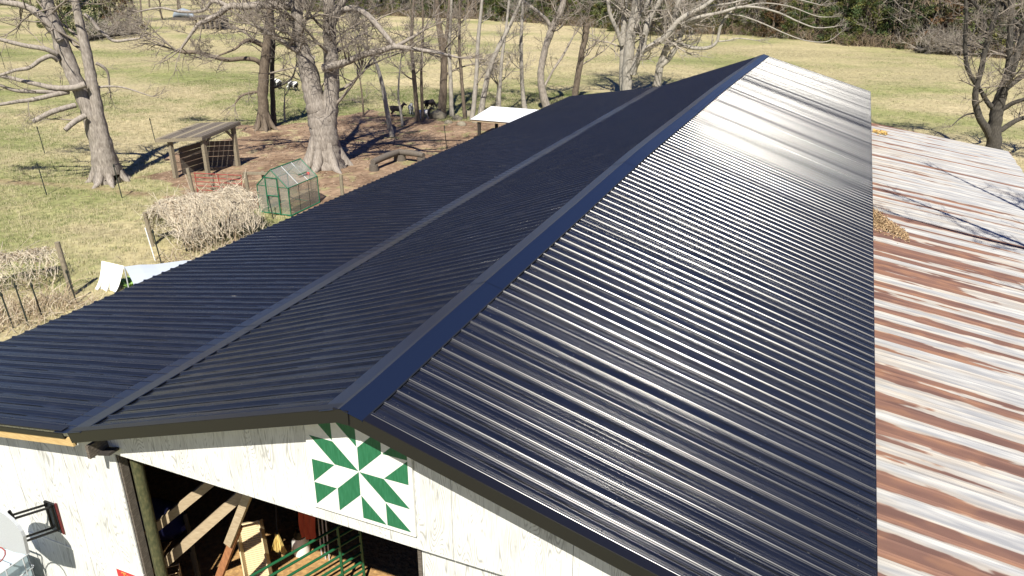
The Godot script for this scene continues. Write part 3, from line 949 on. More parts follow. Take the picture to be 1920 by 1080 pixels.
# ---------------------------------------------------------------- things on the front wall
func build_front() -> void:
	# barn quilt: eight-pointed star of parallelograms on a 4 x 4 grid
	var q := thing("barn_quilt", "square wooden barn quilt painted with a green and white star", "barn quilt", Vector3(-3.86, 3.99, -5.222))
	block(q, "board", Vector3(1.215, 1.215, 0.03), Vector3(0, 0, -0.008), M.white)
	var u := 0.283
	var tri_list := [
		# green rhombs of the star
		[[0, 0], [0, 1], [1, 2], [1, 1]], [[0, 0], [-1, 0], [-2, 1], [-1, 1]], [[0, 0], [1, 0], [2, -1], [1, -1]], [[0, 0], [0, -1], [-1, -2], [-1, -1]],
		# green triangles of the ground
		[[-1, 1], [-1, 2], [-2, 2]], [[-1, 2], [0, 2], [0, 1]], [[1, 0], [2, 1], [2, 0]], [[1, 1], [2, 1], [2, 2]],
		[[-2, 0], [-1, 0], [-2, -1]], [[-2, -1], [-1, -1], [-2, -2]], [[0, -1], [0, -2], [1, -2]], [[1, -1], [1, -2], [2, -2]]]
	for poly in tri_list:
		var pts := PackedVector2Array()
		for p in poly: pts.append(Vector2(p[0], p[1]) * u)
		var cen := Vector2.ZERO
		for p in pts: cen += p / pts.size()
		for k in pts.size(): pts[k] = pts[k] + (cen - pts[k]).normalized() * 0.006
		var m := MB.new()
		m.prism(pts, 0.0068, 0.0085)
		part(m, "green_patch", M.green_paint, q)
	# basketball goal: fan board held off the wall by a bracket of four arms
	var g := thing("basketball_goal", "wall-mounted basketball goal with pale fan-shaped backboard on black bracket", "basketball goal", Vector3(-8.87, 1.82, -5.25))
	for y in [-0.19, 0.19]:
		for x in [-0.05, 0.06]:
			rod(g, "arm", Vector3(x, y, 0.03), Vector3(x - 0.02, y + 0.2, 0.62), 0.017, M.black_steel)
	for x in [-0.05, 0.06]:
		rod(g, "strut", Vector3(x, -0.19, 0.03), Vector3(x, 0.22, 0.03), 0.016, M.black_steel)
	block(g, "wall_plate", Vector3(0.2, 0.46, 0.03), Vector3(0.01, 0.0, 0.012), M.black_steel)
	block(g, "wall_board", Vector3(0.025, 0.5, 0.02), Vector3(0.125, 0.0, 0.01), plain(Color(0.35, 0.1, 0.1), 0.6))
	rod(g, "spring_bolt", Vector3(-0.05, 0.26, 0.45), Vector3(-0.05, 0.42, 0.48), 0.022, M.black_steel)
	var fan := PackedVector2Array()
	for k in 13:
		var a := PI * k / 12.0
		fan.append(Vector2(cos(a) * 0.43 - 0.03, sin(a) * 0.3 + 0.3))
	fan.append(Vector2(-0.4, 0.1)); fan.append(Vector2(-0.16, -0.03)); fan.append(Vector2(0.12, -0.03)); fan.append(Vector2(0.37, 0.02))
	var fb := MB.new()
	fb.prism(fan, 0.62, 0.66)
	part(fb, "backboard", M.galv, g)
	var rim := MB.new()
	var rp := []
	var rr := []
	for k in 17:
		var a := TAU * k / 16.0
		rp.append(Vector3(-0.03 + cos(a) * 0.22, 0.02, 0.92 + sin(a) * 0.22)); rr.append(0.009)
	rim.tube(rp, rr, 6)
	part(rim, "rim", M.red_steel, g)
	# caged water tote below it
	var t := thing("water_tote", "pale blue caged plastic water tote at the foot of the white wall", "tote", Vector3(-9.95, 0.0, -4.62))
	block(t, "pallet", Vector3(1.2, 0.12, 1.0), Vector3(0, 0.07, 0), M.black_steel)
	block(t, "tank", Vector3(1.1, 0.98, 0.9), Vector3(0, 0.63, 0), M.tote)
	for k in 5:
		var y := 0.2 + k * 0.24
		var c := MB.new()
		c.tube([Vector3(-0.58, y, -0.48), Vector3(0.58, y, -0.48), Vector3(0.6, y, -0.46), Vector3(0.6, y, 0.46), Vector3(0.58, y, 0.48), Vector3(-0.58, y, 0.48), Vector3(-0.6, y, 0.46), Vector3(-0.6, y, -0.46)], [0.012, 0.012, 0.012, 0.012, 0.012, 0.012, 0.012, 0.012], 8)
		part(c, "cage_ring", M.galv, t)
	for k in 5:
		for s in [-1.0, 1.0]:
			rod(t, "cage_bar", Vector3(-0.5 + k * 0.25, 0.14, s * 0.49), Vector3(-0.5 + k * 0.25, 1.17, s * 0.49), 0.01, M.galv)
	for k in 4:
		rod(t, "cage_bar", Vector3(0.61, 0.14, -0.36 + k * 0.24), Vector3(0.61, 1.17, -0.36 + k * 0.24), 0.01, M.galv)
	for k in 2:
		rod(t, "top_bar", Vector3(-0.6, 1.18, -0.2 + k * 0.4), Vector3(0.6, 1.18, -0.2 + k * 0.4), 0.012, M.galv)
	var lid := MB.new()
	lid.tube([Vector3(0, 1.11, 0), Vector3(0, 1.16, 0)], [0.11, 0.1], 16)
	part(lid, "lid", M.black_steel, t)
	# red sign, only its upper edge in view
	var s := thing("wall_sign", "red board sign with golden script lettering beside the doorway", "sign", Vector3(-7.64, 1.02, -5.255))
	block(s, "panel", Vector3(0.46, 0.58, 0.012), Vector3(0, 0, 0.008), M.sign_red)
	block(s, "top_moulding", Vector3(0.5, 0.035, 0.02), Vector3(0, 0.305, 0.012), M.white)
	var tm := TextMesh.new()
	tm.text = "Tr"
	var fnt := SystemFont.new()
	fnt.font_names = PackedStringArray(["Droid Serif"])
	fnt.font_italic = true
	tm.font = fnt
	tm.font_size = 26
	tm.pixel_size = 0.0052
	tm.depth = 0.003
	var to := put(tm, "lettering", M.gold, s)
	to.position = Vector3(-0.07, 0.2, 0.0165)

# ---------------------------------------------------------------- through the doorway
func build_inside() -> void:
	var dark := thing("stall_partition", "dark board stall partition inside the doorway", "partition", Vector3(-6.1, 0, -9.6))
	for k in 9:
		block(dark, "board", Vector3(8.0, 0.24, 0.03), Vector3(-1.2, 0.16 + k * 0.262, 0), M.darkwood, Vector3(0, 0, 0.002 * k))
	var p1 := thing("plank", "shorter pale timber slanting up behind the mossy door post", "plank", Vector3(-7.781, 1.508, -5.72))
	beam(p1, "timber", Vector3.ZERO, Vector3(-7.005, 2.241, -6.25) - p1.position, 0.12, 0.055, M.lumber)
	var p2 := thing("plank", "longer pale timber slanting up in the middle of the doorway's left half", "plank", Vector3(-7.803, 0.854, -5.72))
	beam(p2, "timber", Vector3.ZERO, Vector3(-6.451, 2.245, -6.2) - p2.position, 0.13, 0.06, M.lumber)
	var p3 := thing("plank", "reddish upright timber leaning between the doorway's timbers and its clutter", "plank", Vector3(-7.086, 0.565, -6.05))
	beam(p3, "timber", Vector3.ZERO, Vector3(-6.451, 1.842, -6.05) - p3.position, 0.1, 0.06, M.redwood, Vector3.RIGHT)
	beam(p3, "splice", Vector3(-6.643, 1.509, -6) - p3.position, Vector3(-6.096, 2.576, -6) - p3.position, 0.11, 0.06, M.lumber, Vector3.RIGHT)
	for pl in [p1, p2]:
		rod(pl, "prop", Vector3(0.3, 0.15, -0.4), Vector3(0.3, -pl.position.y, -0.42), 0.03, M.darkwood)
	var bk := thing("sprayer_jug", "white round-bottomed jug with black collar on the straw floor", "jug", Vector3(-6.84, 0, -7.57))
	var jm := MB.new()
	jm.tube([Vector3(0, 0, 0), Vector3(0, 0.02, 0), Vector3(0, 0.12, 0), Vector3(0, 0.26, 0), Vector3(0, 0.34, 0)], [0.1, 0.125, 0.14, 0.13, 0.09], 20)
	part(jm, "tank", M.white_plastic, bk)
	var cm := MB.new()
	cm.tube([Vector3(0, 0.33, 0), Vector3(0, 0.4, 0), Vector3(0, 0.44, 0)], [0.095, 0.09, 0.05], 16)
	part(cm, "collar", M.black_steel, bk)
	rod(bk, "handle", Vector3(-0.05, 0.5, 0), Vector3(0.05, 0.5, 0), 0.015, M.black_steel)
	rod(bk, "pump", Vector3(0, 0.43, 0), Vector3(0, 0.5, 0), 0.014, M.black_steel)
	# hanging jacket
	var jk := thing("hanging_cloth", "rust orange cloth hanging above the white jug", "cloth", Vector3(-6.502, 0.788, -7.4))
	var c := MB.new()
	for k in 10:
		for j in 8:
			var f := func(a: int, b: int) -> Vector3:
				return Vector3((a - 5) * 0.028 + sin(b * 0.9) * 0.01, 0.45 - b * 0.09, sin(a * 1.7 + b * 0.3) * 0.025)
			c.quad(f.call(k, j), f.call(k + 1, j), f.call(k + 1, j + 1), f.call(k, j + 1), Vector3.BACK)
	part(c, "fabric", M.orange_cloth, jk)
	rod(jk, "hook_line", Vector3(0, 0.44, 0), Vector3(0, 2.4, 0), 0.006, M.black_steel)
	for k in 3:
		var r := thing("white_pipe", ["thin white pipe standing nearest the orange cloth", "middle one of three thin white pipes in the doorway", "rightmost of three thin white pipes in the doorway"][k], "pipe", Vector3(-6.477, 0.071, -7.6) * Vector3(1, 0, 1) + Vector3(k * 0.07, 0, 0), 0.0, "white pipes in the doorway")
		rod(r, "tube", Vector3.ZERO, Vector3(0, 1.9, -0.05), 0.012, M.haze_pipe)
		rod(r, "coupling", Vector3(0, 0.9, -0.02), Vector3(0, 0.98, -0.022), 0.017, M.haze_pipe)
	# green tube gate swung inwards
	var ga: Vector3 = Vector3(-6.169, 1.25, -5.912)
	var gb: Vector3 = Vector3(-5.578, 1.25, -7.43)
	var gt := thing("tube_gate", "green steel tube gate swung inwards in the doorway", "gate", ga * Vector3(1, 0, 1))
	var dir := (gb - ga)
	for k in 7:
		var y := 1.25 - k * 0.17
		rod(gt, "bar", Vector3(0, y, 0) - dir * 0.25, Vector3(0, y, 0) + dir, 0.02, M.green_steel, 10)
	for f in [-0.25, 0.78, 1.0]:
		rod(gt, "upright", dir * f + Vector3(0, 0.1, 0), dir * f + Vector3(0, 1.27, 0), 0.022, M.green_steel, 10)
	# ribbed beige tray, wire rack, broom, tarp bundle
	var tr := thing("feed_tray", "beige ribbed plastic feed tray standing on end in the doorway", "tray", Vector3(-6.938, 0, -6.751))
	tr.rotation = Vector3(-0.5, 0.35, 0.25)
	block(tr, "back", Vector3(0.36, 0.95, 0.02), Vector3(0, 0.5, 0), M.beige)
	for s in [-1.0, 1.0]:
		block(tr, "side", Vector3(0.02, 0.95, 0.14), Vector3(s * 0.18, 0.5, 0.07), M.beige)
	block(tr, "end", Vector3(0.36, 0.02, 0.14), Vector3(0, 0.97, 0.07), M.beige)
	for k in 30:
		rod(tr, "rib", Vector3(-0.17, 0.05 + k * 0.03, 0.012), Vector3(0.17, 0.05 + k * 0.03, 0.012), 0.009, M.beige, 6)
	var wr := thing("wire_rack", "small rusty wire rack at the foot of the doorway timbers", "rack", Vector3(-7.706, 0.35, -5.918))
	for k in 4:
		var a := TAU * k / 4.0
		rod(wr, "leg", Vector3(cos(a) * 0.12, -0.35, sin(a) * 0.12), Vector3(cos(a) * 0.12, 0.42, sin(a) * 0.12), 0.01, M.straw, 6)
		for y in [0.05, 0.22, 0.4]:
			rod(wr, "rung", Vector3(cos(a) * 0.12, y, sin(a) * 0.12), Vector3(cos(a + PI / 2) * 0.12, y, sin(a + PI / 2) * 0.12), 0.008, M.straw, 6)
	var bl := MB.new()
	bl.tube([Vector3(-0.5, 0, 0), Vector3(-0.42, 0.02, 0), Vector3(-0.15, 0.05, 0.02), Vector3(0.2, 0.04, 0), Vector3(0.42, 0, 0), Vector3(0.5, 0, 0)], [0.06, 0.2, 0.3, 0.28, 0.2, 0.05], 14, 0.1, 2)
	var tb := thing("tarp_bundle", "bundled blue tarpaulin in the shade behind the mossy door post", "tarp", Vector3(-9.187, 0.3, -7.031))
	part(bl, "bundle", M.blue_tarp, tb)
	rod(tb, "stand", Vector3(0, -0.3, 0), Vector3(0, -0.1, 0), 0.2, M.darkwood)
	var bm := thing("straw_broom", "straw broom head propped among the doorway clutter", "broom", Vector3(-6.961, 0, -7.225))
	var bs := MB.new()
	var rng := RandomNumberGenerator.new()
	rng.seed = 8
	for k in 60:
		var a := rng.randf_range(-0.09, 0.09)
		bs.tube([Vector3(a * 0.3, 0.62, rng.randf_range(-0.02, 0.02)), Vector3(a * 1.5, 0.28, rng.randf_range(-0.04, 0.04))], [0.007, 0.006], 3)
	part(bs, "bristles", M.broom, bm)
	rod(bm, "handle", Vector3(0, 0, 0.0), Vector3(0, 0.3, 0), 0.02, M.darkwood)
	rod(bm, "pole", Vector3(0, 0.6, 0), Vector3(-0.2, 1.5, -0.35), 0.014, M.darkwood)

# ---------------------------------------------------------------- yard
func vine_tunnel(label: String, at: Vector3, turn: float, width: float, length: float, high: float, strands: int, seed_: int) -> void:
	var t := thing("vine_trellis", label, "trellis", at, turn, "trellises under dead vines")
	var rng := RandomNumberGenerator.new()
	rng.seed = seed_
	var arch := func(a: float, z: float) -> Vector3:
		var k := (1.0 + 0.04 * sin(z * 2.3 + a * 2.0 + seed_) + 0.03 * sin(z * 5.1 - a * 4.0)) * (1.0 - 0.08 * pow(absf(z) / (length * 0.5), 3.0))
		return Vector3(-cos(a) * width * 0.5 * k, sin(a) * high * k, z)
	for k in 6:
		var m := MB.new()
		var pts := []
		var rad := []
		for j in 13:
			pts.append(arch.call(PI * j / 12.0, -length * 0.5 + length * k / 5.0)); rad.append(0.006)
		m.tube(pts, rad, 4)
		part(m, "wire_hoop", M.post_steel, t)
	var w := MB.new()
	for k in strands:
		var a := rng.randf_range(0.15, PI - 0.15)
		var z := rng.randf_range(-length * 0.5, length * 0.5)
		var p: Vector3 = arch.call(a, z)
		var pts := [p]
		var rad := [0.009]
		var side := signf(cos(a)) * -1.0
		for j in 5:
			a += side * rng.randf_range(-0.1, 0.34) * -1.0
			a = clampf(a, 0.02, PI - 0.02)
			z += rng.randf_range(-0.2, 0.2)
			pts.append(arch.call(a, z) + Vector3(rng.randf_range(-0.1, 0.1), rng.randf_range(-0.05, 0.16), rng.randf_range(-0.08, 0.08)))
			rad.append(rng.randf_range(0.004, 0.009))
		var tone := rng.randf_range(0.7, 1.25)
		w.col = Color(0.6, 0.53, 0.41) * tone if rng.randf() < 0.85 else Color(0.34, 0.26, 0.17) * tone
		if k % 14 == 0:
			pts[5] += Vector3(rng.randfn(), absf(rng.randfn()), rng.randfn()) * 0.28
		w.tube(pts, rad, 3)
	tag(part(w, "dead_vines", M.tinted, t), "", "", "", "stuff")

func fence_post(label: String, at: Vector3, high: float, lean: Vector2, wood: bool, group: String) -> void:
	var t := thing("fence_post", label, "post", at, 0.0, group)
	var top := Vector3(lean.x, high, lean.y)
	if wood:
		var m := MB.new()
		m.tube([Vector3(0, -0.1, 0), top * 0.5, top], [0.075, 0.07, 0.068], 10, 0.05, int(at.x * 10))
		part(m, "shaft", M.greypost, t)
	else:
		var m := MB.new()
		m.tube([Vector3(0, -0.1, 0), top], [0.022, 0.02], 5)
		part(m, "shaft", M.post_steel, t)
		var c := MB.new()
		c.box(top * 0.93, Vector3(0.05, 0.06, 0.05))
		part(c, "cap", M.post_steel, t)

func build_yard() -> void:
	# goat shelter
	var s := thing("goat_shelter", "small open grey wooden goat shelter with sloping board roof", "shelter", Vector3(-25.8, 0, -25.6))
	var fl := Vector3(-26.383, 0, -24.542) - s.position
	var fr := Vector3(-25.21, 0, -25.241) - s.position
	var br := Vector3(-25.277, 0, -27.207) - s.position
	var bl := fl + (br - fr)
	for q in [[fl, 1.66], [fr, 1.72], [br, 1.8], [bl, 1.72]]:
		beam(s, "post", q[0] + Vector3(0, -0.1, 0), q[0] + Vector3(0, q[1], 0), 0.16, 0.16, M.greypost, Vector3.RIGHT)
	var ex := (fr - fl).normalized()
	var ez := (br - fr).normalized()
	var c0 := fl - ex * 0.4 - ez * 0.25 + Vector3(0, 1.72, 0)
	var c1 := fr + ex * 0.15 - ez * 0.25 + Vector3(0, 1.76, 0)
	var c2 := br + ex * 0.15 + ez * 0.3 + Vector3(0, 1.98, 0)
	var c3 := bl - ex * 0.4 + ez * 0.3 + Vector3(0, 1.94, 0)
	for k in 9:
		var a := k / 9.0 + 0.004
		var b := (k + 1) / 9.0 - 0.008
		var rb := MB.new()
		var p0 := c0.lerp(c1, a); var p1 := c0.lerp(c1, b); var p2 := c3.lerp(c2, b); var p3 := c3.lerp(c2, a)
		var th := Vector3(0, 0.035, 0)
		rb.quad(p0 + th, p1 + th, p2 + th, p3 + th, Vector3.UP)
		rb.quad(p0, p1, p2, p3, Vector3.DOWN)
		rb.quad(p0, p1, p1 + th, p0 + th, -ez); rb.quad(p3, p2, p2 + th, p3 + th, ez)
		rb.quad(p0, p3, p3 + th, p0 + th, -ex); rb.quad(p1, p2, p2 + th, p1 + th, ex)
		part(rb, "roof_board", M.oldwood if k % 3 else M.greypost, s)
	beam(s, "fascia", c0 - Vector3(0, 0.06, 0), c1 - Vector3(0, 0.06, 0), 0.13, 0.04, M.greypost)
	beam(s, "fascia", c1 - Vector3(0, 0.06, 0), c2 - Vector3(0, 0.06, 0), 0.13, 0.04, M.oldwood)
	beam(s, "brace", br + Vector3(0, 1.25, 0), br + Vector3(0, 1.75, 0) - ez * 0.5, 0.09, 0.07, M.greypost)
	beam(s, "brace", fr + Vector3(0, 1.25, 0), fr + Vector3(0, 1.68, 0) + ez * 0.45, 0.09, 0.07, M.greypost)
	for k in 5:
		beam(s, "back_board", bl + ez * 0.03 + Vector3(0, 0.14 + k * 0.235, 0), br + ez * 0.1 + Vector3(0, 0.14 + k * 0.235, 0), 0.215, 0.03, M.oldwood)
		beam(s, "side_board", fl - ex * 0.06 + Vector3(0, 0.14 + k * 0.235, 0) + ez * 0.5, bl - ex * 0.06 + Vector3(0, 0.14 + k * 0.235, 0), 0.215, 0.03, M.oldwood)
	# greenhouse: green frame, cloudy panes
	var g := thing("greenhouse", "small greenhouse with green frame and cloudy panels", "greenhouse", Vector3(-18.888, 0, -21.906), 0.0)
	g.rotation.y = 0.04
	g.scale = Vector3.ONE * 0.95
	var w := 0.72
	var d := 1.95
	var eh := 1.12
	var ph := 1.78
	for x in [-w, w]:
		for z in [0.0, -d]:
			rod(g, "corner_post", Vector3(x, 0, z), Vector3(x, eh, z), 0.022, M.green_frame)
		rod(g, "eave_rail", Vector3(x, eh, 0), Vector3(x, eh, -d), 0.022, M.green_frame)
		rod(g, "base_rail", Vector3(x, 0.03, 0), Vector3(x, 0.03, -d), 0.03, M.green_frame)
		for z in [0.0, -d]:
			rod(g, "gable_bar", Vector3(x, eh, z), Vector3(0, ph, z), 0.022, M.green_frame)
		for k in 2:
			rod(g, "glazing_bar", Vector3(x, 0, -d * (k + 1) / 3.0), Vector3(x, eh, -d * (k + 1) / 3.0), 0.01, M.post_steel)
			rod(g, "roof_bar", Vector3(x, eh + 0.01, -d * (k + 1) / 3.0), Vector3(0, ph + 0.01, -d * (k + 1) / 3.0), 0.012, M.galv)
		for k in 3:
			var wp := MB.new()
			wp.box(Vector3(x, eh * 0.5, -d * (k + 0.5) / 3.0), Vector3(0.006, eh - 0.06, d / 3.0 - 0.04))
			part(wp, "wall_pane", M.poly, g)
			var rp := MB.new()
			rp.box(Vector3(x * 0.5, (eh + ph) * 0.5, -d * (k + 0.5) / 3.0), Vector3(Vector2(w, ph - eh).length() - 0.04, 0.006, d / 3.0 - 0.03), Basis(Vector3(0, 0, 1), -signf(x) * atan2(ph - eh, w)))
			part(rp, "roof_pane", M.poly, g)
	rod(g, "ridge_rail", Vector3(0, ph, 0), Vector3(0, ph, -d), 0.025, M.green_frame)
	for z in [0.0, -d]:
		rod(g, "base_rail", Vector3(-w, 0.03, z), Vector3(w, 0.03, z), 0.03, M.green_frame)
		rod(g, "tie_rail", Vector3(-w, eh, z), Vector3(w, eh, z), 0.015, M.green_frame)
		for x in [-0.5, 0.5]:
			var gp := MB.new()
			gp.box(Vector3(x * 1.02, eh * 0.5, z), Vector3(0.38, eh - 0.06, 0.006))
			part(gp, "gable_pane", M.poly, g)
		var tp := MB.new()
		tp.prism(PackedVector2Array([Vector2(-w + 0.05, eh + 0.02), Vector2(w - 0.05, eh + 0.02), Vector2(0, ph - 0.03)]), z - 0.003, z + 0.003)
		part(tp, "gable_pane", M.poly, g)
	var door := MB.new()
	door.box(Vector3(0, 0.75, 0.035), Vector3(0.5, 1.42, 0.006))
	var dr := part(door, "door", M.poly, g)
	for x in [-0.27, 0.27]:
		rod(dr, "stile", Vector3(x, 0.04, 0.04), Vector3(x, 1.48, 0.04), 0.026, M.green_frame)
	for y in [0.06, 0.76, 1.47]:
		rod(dr, "door_rail", Vector3(-0.27, y, 0.04), Vector3(0.27, y, 0.04), 0.022, M.green_frame)
	var vn := MB.new()
	vn.box(Vector3(w * 0.42, eh + (ph - eh) * 0.68, -d * 0.62), Vector3(0.6, 0.02, 0.56), Basis(Vector3(0, 0, 1), -0.45))
	part(vn, "roof_vent", M.poly, g)
	rod(g, "vent_frame", Vector3(w * 0.8, eh + 0.28, -d * 0.48), Vector3(w * 0.8, eh + 0.28, -d * 0.76), 0.018, M.green_frame)
	for k in 6:
		block(g, "bench_slat", Vector3(0.07, 0.02, d - 0.2), Vector3(0.3 + k * 0.07, 0.6, -d * 0.5), M.lumber)
	# red gate and its posts
	var gl: Vector3 = Vector3(-22.77, 0, -22.075)
	var gr: Vector3 = Vector3(-20.808, 0, -22.515)
	var gt := thing("field_gate", "rusty red tube gate across the pen entrance", "gate", gl)
	for k in 7:
		rod(gt, "bar", Vector3(0, 0.15 + k * 0.165, 0), gr - gl + Vector3(0, 0.15 + k * 0.165, 0), 0.018, M.red_steel)
	for f in [0.02, 0.5, 0.98]:
		rod(gt, "upright", (gr - gl) * f + Vector3(0, 0.12, 0), (gr - gl) * f + Vector3(0, 1.16, 0), 0.02, M.red_steel)
	fence_post("grey wooden post at the left end of the red gate", Vector3(-22.885, 0, -22.026), 1.32, Vector2(-0.12, 0.0), true, "wooden fence posts")
	fence_post("grey wooden post at the right end of the red gate", Vector3(-20.705, 0, -22.637), 1.25, Vector2(-0.05, 0.0), true, "wooden fence posts")
	fence_post("short grey wooden post below the slanting rail behind the red gate", Vector3(-22.495, 0, -22.679), 0.9, Vector2(0, 0), true, "wooden fence posts")
	var rl := thing("fence_rail", "slanting grey rail bracing the post by the red gate", "rail", Vector3(-22.495, 0, -22.679))
	beam(rl, "pole", Vector3(0, 0.42, 0), Vector3(-20.705, 0, -22.637) - rl.position + Vector3(-0.05, 1.12, 0), 0.09, 0.09, M.greypost)
	var rl2 := thing("fence_rail", "level grey rail between the gate post and the greenhouse", "rail", Vector3(-20.705, 0, -22.637))
	beam(rl2, "pole", Vector3(-0.05, 1.2, -0.05), Vector3(-19.971, 0, -22.871) - rl2.position + Vector3(0.1, 1.2, -0.1), 0.09, 0.09, M.greypost)
	fence_post("grey wooden post hidden behind the greenhouse's left side", Vector3(-20.21, 0, -23.006), 1.25, Vector2(0, 0), true, "wooden fence posts")
	# trellises with dead vines
	vine_tunnel("large arched trellis heaped with pale dead vines in front of the greenhouse", Vector3(-19.3, 0, -18.9), -0.35, 2.6, 2.9, 1.4, 2300, 3)
	vine_tunnel("low arched trellis with sparse dead vines beside the white row cover", Vector3(-21.4, 0, -13.1), -0.5, 1.7, 2.6, 0.9, 420, 4)
	# low tangle along the garden fence
	var tang := MB.new()
	var rng := RandomNumberGenerator.new()
	rng.seed = 12
	for k in 2600:
		var f := rng.randf()
		var base := Vector3(-20.4, 0, -9.2).lerp(Vector3(-15.6, 0, -20.6), f) + Vector3(rng.randfn() * 0.7, 0, rng.randfn() * 0.5)
		if base.x > -13.2 or (base.x > -19.9 and base.z < -13.2 and base.z > -16.2): continue
		var h := rng.randf_range(0.1, 0.6)
		var l := Vector3(rng.randfn(), 0, rng.randfn()) * 0.3
		tang.col = [Color(0.5, 0.42, 0.3), Color(0.42, 0.33, 0.22), Color(0.58, 0.5, 0.37), Color(0.3, 0.22, 0.14)][rng.randi() % 4]
		tang.tube([base, base + l * 0.4 + Vector3(0, h * 0.7, 0), base + l + Vector3(0, h, 0)], [0.011, 0.008, 0.004], 3)
	tag(part(tang, "dead_weeds", M.tinted), "tangle of dead weed stalks along the garden fence by the barn's left eave", "weeds", "", "stuff")
	# garden posts
	fence_post("stout grey post rising from the dead vines left of the white row cover", Vector3(-19.103, 0, -13.454), 1.6, Vector2(-0.12, 0.0), true, "wooden fence posts")
	fence_post("stout grey post standing in the grass left of the large vine trellis", Vector3(-20.354, 0, -17.503), 1.15, Vector2(-0.1, 0), true, "wooden fence posts")
	var stake := thing("white_stake", "thin white stake leaning beside the stout grass-side post", "stake", Vector3(-19.235, 0, -16.518))
	rod(stake, "shaft", Vector3(0, -0.05, 0), Vector3(-0.22, 0.98, -0.05), 0.018, M.white_plastic)
	rod(stake, "tip", Vector3(-0.22, 0.98, -0.05), Vector3(-0.232, 1.03, -0.052), 0.02, M.white_plastic)
	var tp := [[Vector3(-18.832, 0, -16.384), 1.1, "dark steel post right of the leaning white stake"], [Vector3(-18.695, 0, -11.389), 1.0, "leftmost dark steel post in the weeds at the left edge"], [Vector3(-18.319, 0, -11.549), 1.25, "second dark steel post from the left in the weeds"], [Vector3(-18.56, 0, -12.111), 1.0, "third dark steel post from the left in the weeds"], [Vector3(-18.545, 0, -13.131), 1.0, "dark steel post just right of the stout post in the vines"], [Vector3(-18.985, 0, -17.582), 0.8, "dark steel post at the near edge of the large vine trellis"], [Vector3(-18.774, 0, -18.934), 0.9, "dark steel post in front of the large vine trellis, left of two"], [Vector3(-18.077, 0, -18.818), 0.9, "dark steel post in front of the large vine trellis, right of two"],
		[Vector3(-29.054, 0, -20.385), 1.35, "dark steel post on the pasture track left of the forked tree"], [Vector3(-26.013, 0, -21.345), 1.35, "dark steel post right below the forked tree's roots"], [Vector3(-36.037, 0, -25.701), 1.3, "dark steel post in the upper pasture left of the forked tree"], [Vector3(-32.731, 0, -29.519), 1.3, "dark steel post in the grass behind the goat shelter"], [Vector3(-77.581, 0, -54.009), 1.5, "far steel post at the upper left corner of the pasture"], [Vector3(-68.751, 0, -47.202), 1.5, "far steel post lowest at the left edge of the pasture"], [Vector3(-18.09, 0, -34.122), 1.2, "thin dark post standing in the brown earth of the pen"], [Vector3(-18.62, 0, -21.453), 0.85, "dark steel post before the greenhouse door"]]
	for q in tp:
		fence_post(q[2], q[0], q[1], Vector2(-0.1, 0.02), false, "steel fence posts")
	fence_post("pale grey post rising over the dark roof's left eave near the greenhouse", Vector3(-17.244, 0, -23.877), 1.2, Vector2(0, 0), true, "wooden fence posts")
	# red flag marker by the greenhouse
	var fg := thing("flag_marker", "thin stake with a small red and white flag beside the greenhouse", "marker", Vector3(-18.348, 0, -23.485))
	rod(fg, "stake", Vector3.ZERO, Vector3(-0.05, 1.25, 0), 0.008, M.post_steel)
	block(fg, "flag", Vector3(0.16, 0.12, 0.006), Vector3(-0.12, 1.22, 0), plain(Color(0.75, 0.25, 0.25), 0.8))
	# row cover over a bed of greens
	var rc := thing("row_cover", "white cloth row cover propped over a garden bed", "row cover", Vector3(-17.6, 0, -14.6))
	var a0 := Vector3(-18.963, 0, -14.056) - rc.position
	var hem := [a0, Vector3(-18.515, 0, -13.993) - rc.position, Vector3(-18.31, 0, -14.122) - rc.position]
	var topl := Vector3(-18.739, 0.82, -14.28) - rc.position
	var topr := Vector3(-17.959, 0.75, -14.354) - rc.position
	var cl := MB.new()
	for k in 10:
		for j in 8:
			var f := func(a: float, b: float) -> Vector3:
				var low: Vector3 = hem[0].lerp(hem[2], a)
				var hi: Vector3 = topl.lerp(topr, a)
				var p := low.lerp(hi, b)
				return p + Vector3(sin(a * 14.0 + b * 2.0) * 0.09 * (1.0 - b * 0.8), 0.02 - sin(b * PI) * 0.09 * (1.0 + 0.5 * sin(a * 9.0)), sin(a * 13.0 + b) * 0.05 * (1.0 - b))
			cl.quad(f.call(k / 10.0, j / 8.0), f.call((k + 1) / 10.0, j / 8.0), f.call((k + 1) / 10.0, (j + 1) / 8.0), f.call(k / 10.0, (j + 1) / 8.0), Vector3(0.3, 0.4, 0.8))
	part(cl, "front_flap", M.sheet, rc)
	var gs := MB.new()
	var e0 := topr
	var e1 := topl + Vector3(2.4, -0.05, -2.9)
	for k in 12:
		for j in 5:
			var f := func(a: float, b: float) -> Vector3:
				var p := e0.lerp(e0 + Vector3(3.4, -0.1, -3.2), a)
				return p + Vector3(0.75, -0.62, 0.35) * b + Vector3(0, sin(b * PI) * 0.1 + sin(a * 25.0) * 0.02, 0)
			gs.quad(f.call(k / 12.0, j / 5.0), f.call((k + 1) / 12.0, j / 5.0), f.call((k + 1) / 12.0, (j + 1) / 5.0), f.call(k / 12.0, (j + 1) / 5.0), Vector3.UP)
	part(gs, "side_flap", M.grey_sheet, rc)
	rod(rc, "prop", topr * Vector3(1, 0, 1), topr, 0.02, M.galv)
